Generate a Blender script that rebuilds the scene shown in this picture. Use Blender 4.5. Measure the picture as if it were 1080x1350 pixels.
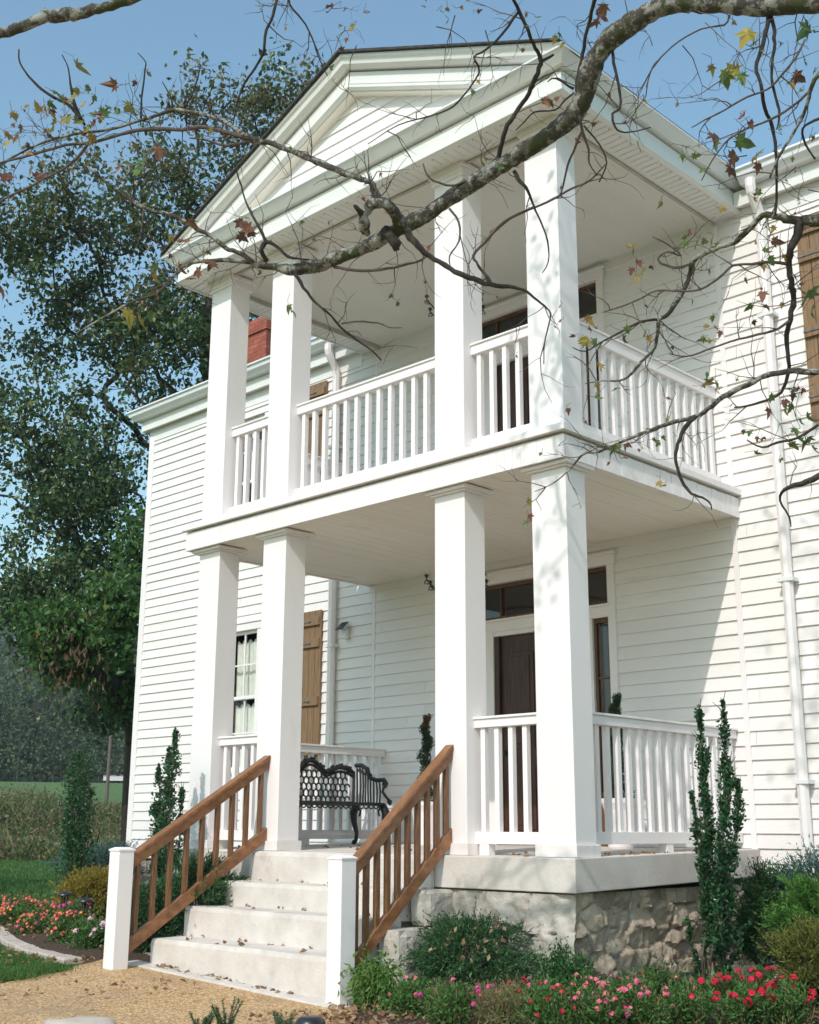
import bpy, math, random
import numpy as np
from mathutils import Vector, noise
R = math.radians
for o in list(bpy.data.objects): bpy.data.objects.remove(o)
SC = bpy.context.scene
COL = SC.collection
# ---------------------------------------------------------------- camera
CX, CY, CZ, FPX = 5.714, -7.679, 0.2091, 1614.7
YAW, PIT, ROL = -0.7713, 0.2529, 0.004
FWD = np.array([math.sin(YAW)*math.cos(PIT), math.cos(YAW)*math.cos(PIT), math.sin(PIT)])
_r = np.array([math.cos(YAW), -math.sin(YAW), 0.0]); _u = np.cross(_r, FWD)
RT = math.cos(ROL)*_r + math.sin(ROL)*_u; UP = -math.sin(ROL)*_r + math.cos(ROL)*_u
CAM = np.array([CX, CY, CZ])
cd = bpy.data.cameras.new('camera'); cam = bpy.data.objects.new('camera', cd); COL.objects.link(cam)
cd.sensor_fit = 'VERTICAL'; cd.sensor_height = 36; cd.sensor_width = 28.8; cd.lens = FPX/1350*36
cd.clip_end = 3000; cd.clip_start = 0.05
from mathutils import Matrix
cam.matrix_world = Matrix(((RT[0], UP[0], -FWD[0], CX), (RT[1], UP[1], -FWD[1], CY), (RT[2], UP[2], -FWD[2], CZ), (0, 0, 0, 1)))
SC.camera = cam
# ---------------------------------------------------------------- light
SUN = Vector((0.29, -1.0, 0.95)).normalized()
w = bpy.data.worlds.new('World'); SC.world = w; w.use_nodes = True
nt = w.node_tree; nt.nodes.clear()
sky = nt.nodes.new('ShaderNodeTexSky'); sky.sky_type = 'NISHITA'; sky.sun_disc = False
sky.sun_elevation = math.asin(SUN.z); sky.sun_rotation = math.atan2(SUN.x, SUN.y)
sky.air_density = 1.3; sky.dust_density = 1.6; sky.ozone_density = 1.0; sky.altitude = 200
bg = nt.nodes.new('ShaderNodeBackground'); bg.inputs[1].default_value = 0.15
wo = nt.nodes.new('ShaderNodeOutputWorld')
tn = nt.nodes.new('ShaderNodeMix'); tn.data_type = 'RGBA'; tn.blend_type = 'MULTIPLY'; tn.inputs[0].default_value = 1; tn.inputs[7].default_value = (.95, 1.11, 1.04, 1)
nt.links.new(sky.outputs[0], tn.inputs[6]); nt.links.new(tn.outputs[2], bg.inputs[0]); nt.links.new(bg.outputs[0], wo.inputs[0])
sl = bpy.data.lights.new('sun', 'SUN'); sl.energy = 2.3; sl.angle = R(0.55); sl.color = (1.0, 0.93, 0.885)
so = bpy.data.objects.new('sun', sl); COL.objects.link(so)
so.rotation_euler = SUN.to_track_quat('Z', 'Y').to_euler(); so.location = (10, -30, 30)
SC.view_settings.view_transform = 'Standard'; SC.view_settings.look = 'None'
SC.view_settings.exposure = 0.34; SC.view_settings.gamma = 1
SC.render.engine = 'CYCLES'
SC.cycles.max_bounces = 7; SC.cycles.diffuse_bounces = 5; SC.cycles.transparent_max_bounces = 12

# ---------------------------------------------------------------- pixel helpers (photograph pixels -> a point on a plane)
def ray(u, v): return FWD + RT*(u-540)/FPX + UP*(675-v)/FPX
def at(u, v, axis, val):
    d = ray(u, v); t = (val-CAM[axis])/d[axis]; return Vector(CAM+t*d)
def dep(u, v, d): return Vector(CAM+ray(u, v)*d)
def proj(p):
    d = np.asarray(p)-CAM; z = d@FWD
    return 540+FPX*(d@RT)/z, 675-FPX*(d@UP)/z

# ---------------------------------------------------------------- materials
def newmat(name):
    m = bpy.data.materials.new(name); m.use_nodes = True; n = m.node_tree
    return m, n, n.nodes['Principled BSDF']
def lk(n, a, b): n.links.new(a, b)
def coords(n, scale=(1, 1, 1)):
    t = n.nodes.new('ShaderNodeTexCoord'); mp = n.nodes.new('ShaderNodeMapping'); mp.inputs['Scale'].default_value = scale
    lk(n, t.outputs['Object'], mp.inputs[0]); return mp.outputs[0]
def noi(n, vec, scale, detail=5, rough=.6):
    t = n.nodes.new('ShaderNodeTexNoise'); t.inputs['Scale'].default_value = scale
    t.inputs['Detail'].default_value = detail; t.inputs['Roughness'].default_value = rough; lk(n, vec, t.inputs['Vector']); return t.outputs['Fac']
def ramp(n, fac, stops):
    r = n.nodes.new('ShaderNodeValToRGB'); e = r.color_ramp.elements
    while len(e) < len(stops): e.new(0.5)
    for i, (p, c) in enumerate(stops): e[i].position = p; e[i].color = (*c, 1)
    lk(n, fac, r.inputs[0]); return r.outputs[0]
def mix(n, a, b, fac, mode='MIX'):
    m = n.nodes.new('ShaderNodeMix'); m.data_type = 'RGBA'; m.blend_type = mode
    for i, x in ((6, a), (7, b)):
        if isinstance(x, tuple): m.inputs[i].default_value = (*x, 1)
        else: lk(n, x, m.inputs[i])
    if isinstance(fac, float): m.inputs[0].default_value = fac
    else: lk(n, fac, m.inputs[0])
    return m.outputs[2]
def bump(n, b, h, strength=.3, dist=.01):
    bm = n.nodes.new('ShaderNodeBump'); bm.inputs['Strength'].default_value = strength; bm.inputs['Distance'].default_value = dist
    lk(n, h, bm.inputs['Height']); lk(n, bm.outputs[0], b.inputs['Normal'])
def surf(name, c1, c2, scale=6, rough=.6, bs=.2, bd=.004, bscale=60, stretch=(1, 1, 1), detail=6, lo=.35, hi=.65, extra=None):
    m, n, b = newmat(name); v = coords(n, stretch)
    c = ramp(n, noi(n, v, scale, detail), [(lo, c1), (hi, c2)])
    if extra:   # blotches of a third colour
        col, sc, a, z = extra
        f = ramp(n, noi(n, v, sc, 8, .7), [(a, (0, 0, 0)), (z, (1, 1, 1))])
        c = mix(n, c, col, f)
    lk(n, c, b.inputs['Base Color']); b.inputs['Roughness'].default_value = rough
    bump(n, b, noi(n, v, bscale, 6, .7), bs, bd); return m
def leafmat(name, cols, rough=.5, trans=.25, spread=None):
    m, n, b = newmat(name); g = n.nodes.new('ShaderNodeNewGeometry')
    k = len(cols); st = [((i+.5)/k, c) for i, c in enumerate(cols)]
    c = ramp(n, g.outputs['Random Per Island'], st)
    lk(n, c, b.inputs['Base Color']); b.inputs['Roughness'].default_value = rough
    b.inputs['Specular IOR Level'].default_value = .35
    t = n.nodes.new('ShaderNodeBsdfTranslucent'); lk(n, mix(n, c, (1.0, 1.0, .5), .12), t.inputs[0])
    ms = n.nodes.new('ShaderNodeMixShader'); ms.inputs[0].default_value = trans
    lk(n, b.outputs[0], ms.inputs[1]); lk(n, t.outputs[0], ms.inputs[2])
    lk(n, ms.outputs[0], n.nodes['Material Output'].inputs[0]); return m
M = {}
M['paint'] = surf('white_paint', (.825, .78, .775), (.865, .82, .815), 2.2, .45, .15, .003, 45, (1, 1, .25), extra=((.64, .60, .56), 3.2, .60, .92))
M['siding'] = surf('siding_paint', (.81, .775, .76), (.86, .825, .81), 1.2, .55, .25, .004, 30, (.25, 1, 2), extra=((.66, .64, .59), 2.4, .6, .85))
def tone(m, lo=.93):
    n = m.node_tree; b = n.nodes['Principled BSDF']; g = n.nodes.new('ShaderNodeNewGeometry'); src = b.inputs['Base Color'].links[0].from_socket
    c = ramp(n, g.outputs['Random Per Island'], [(0, (lo, lo, lo*.99)), (1, (1, 1, 1))]); lk(n, mix(n, src, c, 1.0, 'MULTIPLY'), b.inputs['Base Color'])
tone(M['siding'], .94)
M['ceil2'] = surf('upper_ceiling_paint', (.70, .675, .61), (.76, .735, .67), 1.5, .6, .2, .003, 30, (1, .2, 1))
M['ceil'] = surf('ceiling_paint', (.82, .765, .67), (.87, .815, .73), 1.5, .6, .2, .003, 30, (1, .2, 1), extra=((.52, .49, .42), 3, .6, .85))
M['vinyl'] = surf('vinyl_trim', (.76, .75, .72), (.80, .79, .77), 3, .35, .05, .002, 30)
M['gutter'] = surf('white_metal', (.74, .75, .76), (.79, .80, .80), 4, .3, .05, .002, 20, extra=((.6, .6, .58), 5, .62, .85))
M['shingle'] = surf('dark_shingle', (.03, .028, .027), (.07, .065, .06), 20, .9, .8, .01, 60)
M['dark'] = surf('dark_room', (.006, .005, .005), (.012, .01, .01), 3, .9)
M['iron'] = surf('black_iron', (.012, .012, .013), (.028, .028, .03), 20, .38, .3, .002, 80)
M['plastic'] = surf('black_plastic', (.015, .015, .017), (.03, .03, .035), 8, .35, .1, .001, 60)
M['curtain'] = surf('curtain_cloth', (.72, .71, .66), (.82, .81, .77), 8, .8, .1, .002, 50)
M['solar'] = surf('solar_cell', (.012, .016, .04), (.02, .026, .06), 20, .12, 0.0, .001, 50)
M['doorwood'] = surf('dark_door_wood', (.035, .014, .008), (.075, .03, .016), 8, .42, .3, .002, 40, (6, 1, .5))
M['umber'] = surf('sidelight_wood', (.09, .035, .015), (.16, .07, .03), 8, .45, .3, .002, 40, (6, 1, .5))
M['shutter'] = surf('tan_shutter_wood', (.18, .105, .05), (.27, .17, .09), 7, .6, .5, .004, 40, (8, 8, .6), extra=((.14, .07, .03), 5, .58, .8))
M['railwood'] = surf('stained_rail_wood', (.17, .065, .024), (.33, .15, .06), 9, .42, .4, .003, 45, (9, 1.0, 1.6), extra=((.08, .03, .012), 6, .6, .8))
M['balwood'] = surf('stained_baluster_wood', (.11, .045, .018), (.23, .105, .042), 9, .42, .4, .003, 45, (9, 9, 1.0), extra=((.05, .02, .01), 6, .58, .8))
M['concrete'] = surf('porch_concrete', (.56, .50, .455), (.69, .635, .585), 2.2, .85, .5, .006, 40, extra=((.38, .33, .27), 4.5, .54, .86), detail=12)
M['step'] = surf('step_concrete', (.56, .505, .46), (.68, .63, .58), 3.5, .88, .6, .008, 45, extra=((.40, .35, .29), 5, .55, .88), detail=12)
M['lime'] = surf('smooth_limestone', (.44, .41, .37), (.56, .53, .48), 3, .85, .6, .015, 18, extra=((.30, .27, .23), 6, .55, .75))
M['rubble'] = surf('rubble_stone', (.27, .22, .19), (.46, .40, .345), 2.6, .9, .9, .025, 16, extra=((.12, .10, .09), 7, .55, .75))
M['ochre'] = surf('ochre_stone', (.34, .26, .15), (.46, .37, .23), 5, .9, .8, .015, 22, extra=((.22, .17, .11), 8, .55, .75))
M['mortar'] = surf('old_mortar', (.22, .20, .18), (.33, .30, .27), 8, .95, .8, .01, 40)
M['edging'] = surf('edging_stone', (.42, .36, .31), (.52, .45, .39), 6, .9, .6, .008, 40)
M['mulch'] = surf('bark_mulch', (.035, .02, .013), (.13, .075, .045), 30, .95, 1.0, .03, 45, extra=((.22, .15, .09), 22, .60, .72))
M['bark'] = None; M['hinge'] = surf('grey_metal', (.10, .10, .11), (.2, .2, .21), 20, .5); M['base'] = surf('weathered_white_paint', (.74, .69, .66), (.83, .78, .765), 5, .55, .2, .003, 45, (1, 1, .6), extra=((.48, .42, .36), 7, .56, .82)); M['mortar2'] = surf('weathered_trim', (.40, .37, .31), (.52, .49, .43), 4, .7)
def bark(name, lichen=True, c1=(.075, .06, .05), c2=(.17, .145, .12)):
    m, n, b = newmat(name); v = coords(n)
    c = ramp(n, noi(n, v, 26, 8, .75), [(.3, c1), (.7, c2)])
    if lichen:
        f = ramp(n, noi(n, v, 12, 10, .8), [(.49, (0, 0, 0)), (.56, (1, 1, 1))])
        c = mix(n, c, (.42, .42, .37), f)
        g = n.nodes.new('ShaderNodeNewGeometry'); s = n.nodes.new('ShaderNodeSeparateXYZ'); lk(n, g.outputs['Normal'], s.inputs[0])
        a = n.nodes.new('ShaderNodeMath'); a.operation = 'MULTIPLY_ADD'; lk(n, s.outputs[2], a.inputs[0]); a.inputs[1].default_value = -.06
        lk(n, noi(n, v, 4.5, 10, .8), a.inputs[2])
        f2 = ramp(n, a.outputs[0], [(.545, (0, 0, 0)), (.61, (1, 1, 1))])
        c = mix(n, c, (.07, .085, .025), f2)
    lk(n, c, b.inputs['Base Color']); b.inputs['Roughness'].default_value = .9
    bump(n, b, noi(n, v, 40, 8, .8), .9, .02); return m
M['bark'] = bark('lichen_bark', True, (.038, .03, .026), (.12, .10, .085)); M['twig'] = bark('twig_bark', False, (.09, .065, .055), (.20, .16, .14))
M['barkd'] = bark('dark_bark', False, (.03, .024, .02), (.085, .07, .058))
def brickmat():
    m, n, b = newmat('red_brick'); v = coords(n)
    # brick rows wrap both faces: use x+y along the course, z up
    s = n.nodes.new('ShaderNodeSeparateXYZ'); lk(n, v, s.inputs[0])
    a = n.nodes.new('ShaderNodeMath'); lk(n, s.outputs[0], a.inputs[0]); lk(n, s.outputs[1], a.inputs[1])
    cb = n.nodes.new('ShaderNodeCombineXYZ'); lk(n, a.outputs[0], cb.inputs[0]); lk(n, s.outputs[2], cb.inputs[1])
    t = n.nodes.new('ShaderNodeTexBrick'); lk(n, cb.outputs[0], t.inputs['Vector']); t.inputs['Scale'].default_value = 1
    t.inputs['Brick Width'].default_value = .22; t.inputs['Row Height'].default_value = .075; t.inputs['Mortar Size'].default_value = .006
    t.inputs['Color1'].default_value = (.42, .12, .075, 1); t.inputs['Color2'].default_value = (.28, .07, .045, 1); t.inputs['Mortar'].default_value = (.14, .06, .045, 1)
    c = mix(n, t.outputs['Color'], (.16, .05, .04), ramp(n, noi(n, v, 7), [(.5, (0, 0, 0)), (.8, (1, 1, 1))]))
    lk(n, c, b.inputs['Base Color']); b.inputs['Roughness'].default_value = .9; bump(n, b, t.outputs['Fac'], -.5, .01); return m
M['brick'] = brickmat()
def glassmat():
    m, n, b = newmat('window_glass'); n.nodes.remove(b)
    tr = n.nodes.new('ShaderNodeBsdfTransparent'); tr.inputs[0].default_value = (.93, .96, .93, 1)
    gl = n.nodes.new('ShaderNodeBsdfGlossy'); gl.inputs['Roughness'].default_value = .03
    ms = n.nodes.new('ShaderNodeMixShader'); ms.inputs[0].default_value = .10; lk(n, tr.outputs[0], ms.inputs[1]); lk(n, gl.outputs[0], ms.inputs[2])
    lk(n, ms.outputs[0], n.nodes['Material Output'].inputs[0]); return m
M['glass'] = glassmat()
def pathmat():
    m, n, b = newmat('pebble_aggregate'); v = coords(n)
    t = n.nodes.new('ShaderNodeTexVoronoi'); t.inputs['Scale'].default_value = 85; lk(n, v, t.inputs['Vector'])
    t.inputs['Scale'].default_value = 80
    s = n.nodes.new('ShaderNodeSeparateColor'); lk(n, t.outputs['Color'], s.inputs[0])
    c = ramp(n, s.outputs[0], [(.05, (.22, .12, .045)), (.3, (.46, .26, .10)), (.6, (.58, .36, .155)), (.85, (.74, .58, .39)), (.97, (.34, .17, .06))])
    c = mix(n, c, (.30, .20, .12), ramp(n, noi(n, v, 1.6), [(.5, (0, 0, 0)), (.9, (1, 1, 1))]))
    lk(n, c, b.inputs['Base Color']); b.inputs['Roughness'].default_value = .8; bump(n, b, t.outputs['Distance'], .5, .006); return m
M['path'] = pathmat()
def groundmat():
    m, n, b = newmat('lawn_ground'); v = coords(n)
    c = ramp(n, noi(n, v, 2.3, 12, .85), [(.35, (.035, .09, .02)), (.52, (.08, .17, .035)), (.68, (.17, .20, .07))])
    c = mix(n, c, (.13, .13, .05), ramp(n, noi(n, v, .35, 6), [(.45, (0, 0, 0)), (.75, (1, 1, 1))]))
    lk(n, c, b.inputs['Base Color']); b.inputs['Roughness'].default_value = .95; bump(n, b, noi(n, v, 30, 8, .8), .9, .06); return m
M['lawn'] = groundmat()
D = lambda *a: [tuple(x) for x in a]
M['lf_tree'] = leafmat('tree_leaves', D((.022, .055, .024), (.036, .082, .030), (.06, .12, .038), (.025, .058, .026), (.10, .16, .05), (.19, .22, .09)), .34, .2)
M['lf_treetop'] = leafmat('tree_top_leaves', D((.03, .06, .02), (.06, .10, .03), (.11, .14, .05), (.16, .15, .07), (.22, .15, .06), (.05, .09, .03)), .42, .25)
M['lf_lowtree'] = leafmat('hanging_leaves', D((.04, .12, .03), (.06, .16, .035), (.025, .07, .02), (.09, .2, .05), (.03, .08, .025), (.05, .13, .03), (.12, .2, .04)), .42, .3)
M['lf_dead'] = leafmat('dead_leaves', D((.13, .075, .045), (.19, .115, .07), (.09, .05, .03)), .7, .15)
M['lf_forest'] = leafmat('forest_leaves', D((.045, .085, .045), (.06, .105, .045), (.085, .12, .05), (.04, .075, .045), (.11, .12, .06)), .7, .1)
M['lf_holly'] = leafmat('holly_leaves', D((.018, .07, .028), (.028, .10, .038), (.045, .135, .045), (.018, .055, .026)), .3, .12)
M['lf_juniper'] = leafmat('juniper_needles', D((.016, .065, .03), (.03, .10, .04), (.05, .135, .05), (.08, .16, .05)), .55, .1)
M['lf_blue'] = leafmat('blue_needles', D((.05, .12, .11), (.08, .17, .15), (.12, .22, .18), (.04, .09, .08)), .6, .1)
M['lf_gold'] = leafmat('gold_needles', D((.28, .24, .03), (.38, .30, .04), (.18, .19, .03), (.30, .18, .04)), .6, .2)
M['lf_lime'] = leafmat('lime_needles', D((.07, .20, .03), (.11, .28, .04), (.15, .30, .05), (.05, .13, .03)), .6, .2)
M['lf_olive'] = leafmat('olive_needles', D((.12, .16, .03), (.17, .19, .035), (.22, .19, .05), (.08, .11, .03)), .6, .2)
M['lf_box'] = leafmat('boxwood_leaves', D((.02, .085, .02), (.035, .13, .03), (.06, .18, .04), (.015, .055, .02)), .35, .2)
M['lf_bed'] = leafmat('bedding_leaves', D((.04, .12, .025), (.07, .18, .035), (.10, .22, .05), (.03, .08, .02)), .5, .25)
M['lf_droop'] = leafmat('droopy_leaves', D((.08, .19, .03), (.13, .26, .05), (.05, .13, .03), (.17, .28, .06)), .5, .3)
M['lf_dry'] = leafmat('dry_stems', D((.30, .22, .12), (.20, .20, .08), (.10, .17, .05), (.25, .16, .09)), .7, .2)
M['grass'] = leafmat('grass_blades', D((.04, .12, .02), (.07, .17, .03), (.10, .19, .04), (.05, .13, .03)), .6, .25)
M['brush'] = leafmat('field_brush', D((.08, .13, .035), (.12, .16, .05), (.24, .17, .10), (.28, .21, .13), (.06, .11, .03), (.10, .14, .04)), .8, .2)
M['litter'] = leafmat('leaf_litter', D((.22, .12, .06), (.30, .19, .11), (.14, .07, .035), (.38, .26, .15)), .8, .1)
M['fl_lant'] = leafmat('pink_orange_petals', D((.75, .06, .28), (.80, .12, .36), (.85, .30, .05), (.90, .46, .08), (.70, .04, .25), (.88, .36, .06)), .6, .2)
M['fl_pink'] = leafmat('pink_petals', D((.80, .10, .30), (.85, .22, .38), (.70, .06, .25), (.85, .35, .15)), .6, .2)
M['fl_red'] = leafmat('red_petals', D((.62, .01, .05), (.75, .015, .08), (.5, .01, .04)), .55, .2)
M['fl_mag'] = leafmat('magenta_petals', D((.65, .02, .32), (.75, .04, .4), (.8, .2, .25)), .55, .2)
M['fl_pale'] = leafmat('pale_petals', D((.85, .5, .6), (.8, .65, .72)), .55, .2)
M['mp_g'] = leafmat('maple_green', D((.06, .13, .03), (.12, .20, .04), (.09, .15, .04)), .5, .35)
M['mp_y'] = leafmat('maple_yellow', D((.38, .30, .05), (.30, .16, .04), (.18, .20, .05), (.34, .22, .06)), .5, .35)
M['mp_b'] = leafmat('maple_brown', D((.14, .05, .035), (.22, .09, .05), (.10, .04, .03)), .6, .25)
M['topiary'] = leafmat('topiary_needles', D((.012, .035, .018), (.02, .055, .022), (.03, .07, .028)), .6, .1)
M['rust'] = leafmat('rust_needles', D((.11, .04, .025), (.16, .06, .03), (.05, .05, .02)), .6, .1)

# ---------------------------------------------------------------- mesh helpers
class MB:
    def __init__(s): s.v = []; s.f = []; s.mi = []
    def add(s, vs, fs, mi=0):
        n = len(s.v); s.v.extend([tuple(x) for x in vs]); s.f.extend([tuple(i+n for i in q) for q in fs]); s.mi.extend([mi]*len(fs)); return s
    def box(s, x0, x1, y0, y1, z0, z1, mi=0):
        return s.add([(x0, y0, z0), (x1, y0, z0), (x1, y1, z0), (x0, y1, z0), (x0, y0, z1), (x1, y0, z1), (x1, y1, z1), (x0, y1, z1)],
              [(0, 3, 2, 1), (4, 5, 6, 7), (0, 1, 5, 4), (1, 2, 6, 5), (2, 3, 7, 6), (3, 0, 4, 7)], mi)
    def beam(s, p, q, w, h):
        # sloping member in the YZ plane (or XZ) with vertical ends; h measured vertically, top edge on p->q
        p = Vector(p); q = Vector(q); d = (q-p); n = Vector((d.y, -d.x, 0)).normalized()*(w/2); H = Vector((0, 0, h))
        return s.add([p-n-H, p+n-H, q+n-H, q-n-H, p-n, p+n, q+n, q-n], [(0, 3, 2, 1), (4, 5, 6, 7), (0, 1, 5, 4), (1, 2, 6, 5), (2, 3, 7, 6), (3, 0, 4, 7)])
    def tube(s, pts, rad, sides=8, wob=0.0, seed=0, mi=0, cap=True):
        pts = [Vector(p) for p in pts]; k = len(pts); vs = []; fs = []
        t = (pts[1]-pts[0]).normalized(); a = t.orthogonal().normalized()
        rnd = random.Random(seed)
        for i in range(k):
            if i < k-1: t2 = (pts[i+1]-pts[max(i-1, 0)])
            else: t2 = (pts[i]-pts[i-1])
            t2 = t2.normalized() if t2.length > 1e-9 else t
            a = (a-t2*a.dot(t2)); a = a.normalized() if a.length > 1e-6 else t2.orthogonal().normalized(); b = t2.cross(a)
            r = rad[i] if not isinstance(rad, (int, float)) else rad
            for j in range(sides):
                an = 2*math.pi*j/sides; rr = r*(1+wob*(rnd.random()-.5)*2) if wob else r
                vs.append(pts[i]+(a*math.cos(an)+b*math.sin(an))*rr)
            if i:
                for j in range(sides):
                    j2 = (j+1) % sides; fs.append(((i-1)*sides+j, (i-1)*sides+j2, i*sides+j2, i*sides+j))
        if cap: fs.append(tuple(range(sides-1, -1, -1))); fs.append(tuple((k-1)*sides+j for j in range(sides)))
        return s.add(vs, fs, mi)
    def lathe(s, c, prof, sides=16, mi=0):
        vs = []; fs = []
        for r, z in prof:
            for j in range(sides):
                an = 2*math.pi*j/sides; vs.append((c[0]+r*math.cos(an), c[1]+r*math.sin(an), c[2]+z))
        for i in range(1, len(prof)):
            for j in range(sides):
                j2 = (j+1) % sides; fs.append(((i-1)*sides+j, (i-1)*sides+j2, i*sides+j2, i*sides+j))
        fs.append(tuple(range(sides-1, -1, -1))); fs.append(tuple((len(prof)-1)*sides+j for j in range(sides)))
        return s.add(vs, fs, mi)
    def arr(s, V, Fk, mi=0):
        # V (N,3) numpy, Fk (M,k) numpy
        n = len(s.v); s.v.extend(map(tuple, V.tolist())); s.f.extend(map(tuple, (Fk+n).tolist())); s.mi.extend([mi]*len(Fk)); return s
    def build(s, name, mat, parent=None, label=None, smooth=False, bevel=0):
        me = bpy.data.meshes.new(name); me.from_pydata(s.v, [], s.f)
        mats = mat if isinstance(mat, list) else [mat]
        for m in mats: me.materials.append(m)
        if len(mats) > 1: me.polygons.foreach_set('material_index', s.mi)
        if smooth: me.polygons.foreach_set('use_smooth', [True]*len(s.f))
        me.update()
        o = bpy.data.objects.new(name, me); COL.objects.link(o)
        if parent:
            o.parent = parent
            o.location = -wloc(parent)
        if label: o['label'] = label
        if bevel:
            b = o.modifiers.new('bevel', 'BEVEL'); b.width = bevel; b.segments = 2; b.limit_method = 'ANGLE'
        return o
def wloc(o):
    v = Vector(o.location)
    while o.parent: o = o.parent; v = v+Vector(o.location)
    return v
def tag(o, label, cat, group=None):
    o['label'] = label; o['category'] = cat
    if group: o['group'] = group
    return o
def thing(name, loc, label, cat, group=None):
    o = bpy.data.objects.new(name, None); o.empty_display_size = .2; COL.objects.link(o); o.location = loc
    return tag(o, label, cat, group)
def setting(o, kind='structure'):
    o['kind'] = kind; return o
def dup(src, off, parent=None):
    c = src.copy(); COL.objects.link(c)
    c.parent = parent if parent else src.parent
    c.location = Vector(src.location)+Vector(off)
    for ch in [x for x in src.children]:
        g = ch.copy(); COL.objects.link(g); g.parent = c
    return c

RNG = np.random.default_rng(7)
def unit(v): return v/np.maximum(np.linalg.norm(v, axis=-1, keepdims=True), 1e-9)
def leaf_quads(mb, C, size, rng, aspect=.5, dirs=None, jit=1.0, mi=0, szvar=.35, fold=.12):
    """diamond leaves: C (N,3) centres; dirs (N,3) preferred axis"""
    N = len(C)
    if N == 0: return
    ax = rng.normal(size=(N, 3))
    if dirs is not None: ax = unit(dirs)+ax*jit*.5
    ax = unit(ax); q = rng.normal(size=(N, 3)); nr = unit(np.cross(ax, q)); sd = np.cross(nr, ax)
    L = (size*(1+szvar*rng.uniform(-1, 1, N)))[:, None]
    a = C-ax*L*.5; b = C+sd*L*aspect*.5+nr*L*fold-ax*L*.06; c = C+ax*L*.5; d = C-sd*L*aspect*.5+nr*L*fold-ax*L*.06
    V = np.stack([a, b, c, d], 1).reshape(-1, 3); F = np.arange(N*4).reshape(N, 4)
    # two triangles sharing the midrib so the leaf is folded, still one island
    T = np.concatenate([F[:, [0, 1, 2]], F[:, [0, 2, 3]]])
    mb.arr(V, T, mi)
def blades(mb, B, dirs, L, wdt, rng, mi=0, bend=.3):
    N = len(B); dirs = unit(dirs); side = unit(np.cross(dirs, rng.normal(size=(N, 3))))
    L = L[:, None]; drp = rng.normal(size=(N, 3))*bend; mid = B+dirs*L*.5; tip = B+unit(dirs+drp)*L
    V = np.stack([B-side*wdt, B+side*wdt, mid+side*wdt*.8, tip, mid-side*wdt*.8], 1).reshape(-1, 3)
    F = np.arange(N*5).reshape(N, 5); mb.arr(V, F, mi)
def ell(rng, N, c, r, shell=.5):
    d = unit(rng.normal(size=(N, 3))); rr = (shell+(1-shell)*rng.random(N))[:, None]
    return np.array(c)+d*rr*np.array(r), d

def grow(mb, root, targets, r0, rng, sides=5, bias=.35, k=4, jit=.08, minr=.004, power=.45):
    """branches from root polyline to every target; returns nothing, tubes go to mb"""
    nodes = [np.array(p, float) for p in root]; plen = [0.0]
    for i in range(1, len(nodes)): plen.append(plen[-1]+np.linalg.norm(nodes[i]-nodes[i-1]))
    par = [-1]+list(range(len(nodes)-1)); cnt = [0]*len(nodes); chains = [list(range(len(nodes)))]
    T = sorted([np.array(t, float) for t in targets], key=lambda t: np.linalg.norm(t-nodes[0]))
    for t in T:
        A = np.array(nodes); dd = np.linalg.norm(A-t, axis=1)+bias*np.array(plen); j = int(np.argmin(dd))
        ch = [j]; s = nodes[j]; L = np.linalg.norm(t-s)
        for i in range(1, k+1):
            f = i/k; q = s+(t-s)*f; q = q+np.array([0, 0, L*.10*math.sin(f*math.pi)])
            if i < k: q = q+rng.normal(size=3)*L*jit
            nodes.append(q); plen.append(plen[ch[-1]]+L/k); par.append(ch[-1]); cnt.append(0); ch.append(len(nodes)-1)
        x = ch[-1]
        while x >= 0: cnt[x] += 1; x = par[x]
        chains.append(ch)
    mx = max(cnt)
    for ci, ch in enumerate(chains):
        rr = [max(r0*(cnt[i]/mx)**power, minr) for i in ch]
        if ci: rr[0] = min(rr[0], rr[1]*1.25)
        rr[-1] = min(rr[-1], max(minr, rr[-1]*.5)) if cnt[ch[-1]] <= 1 else rr[-1]
        mb.tube([nodes[i] for i in ch], rr, sides)

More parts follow.
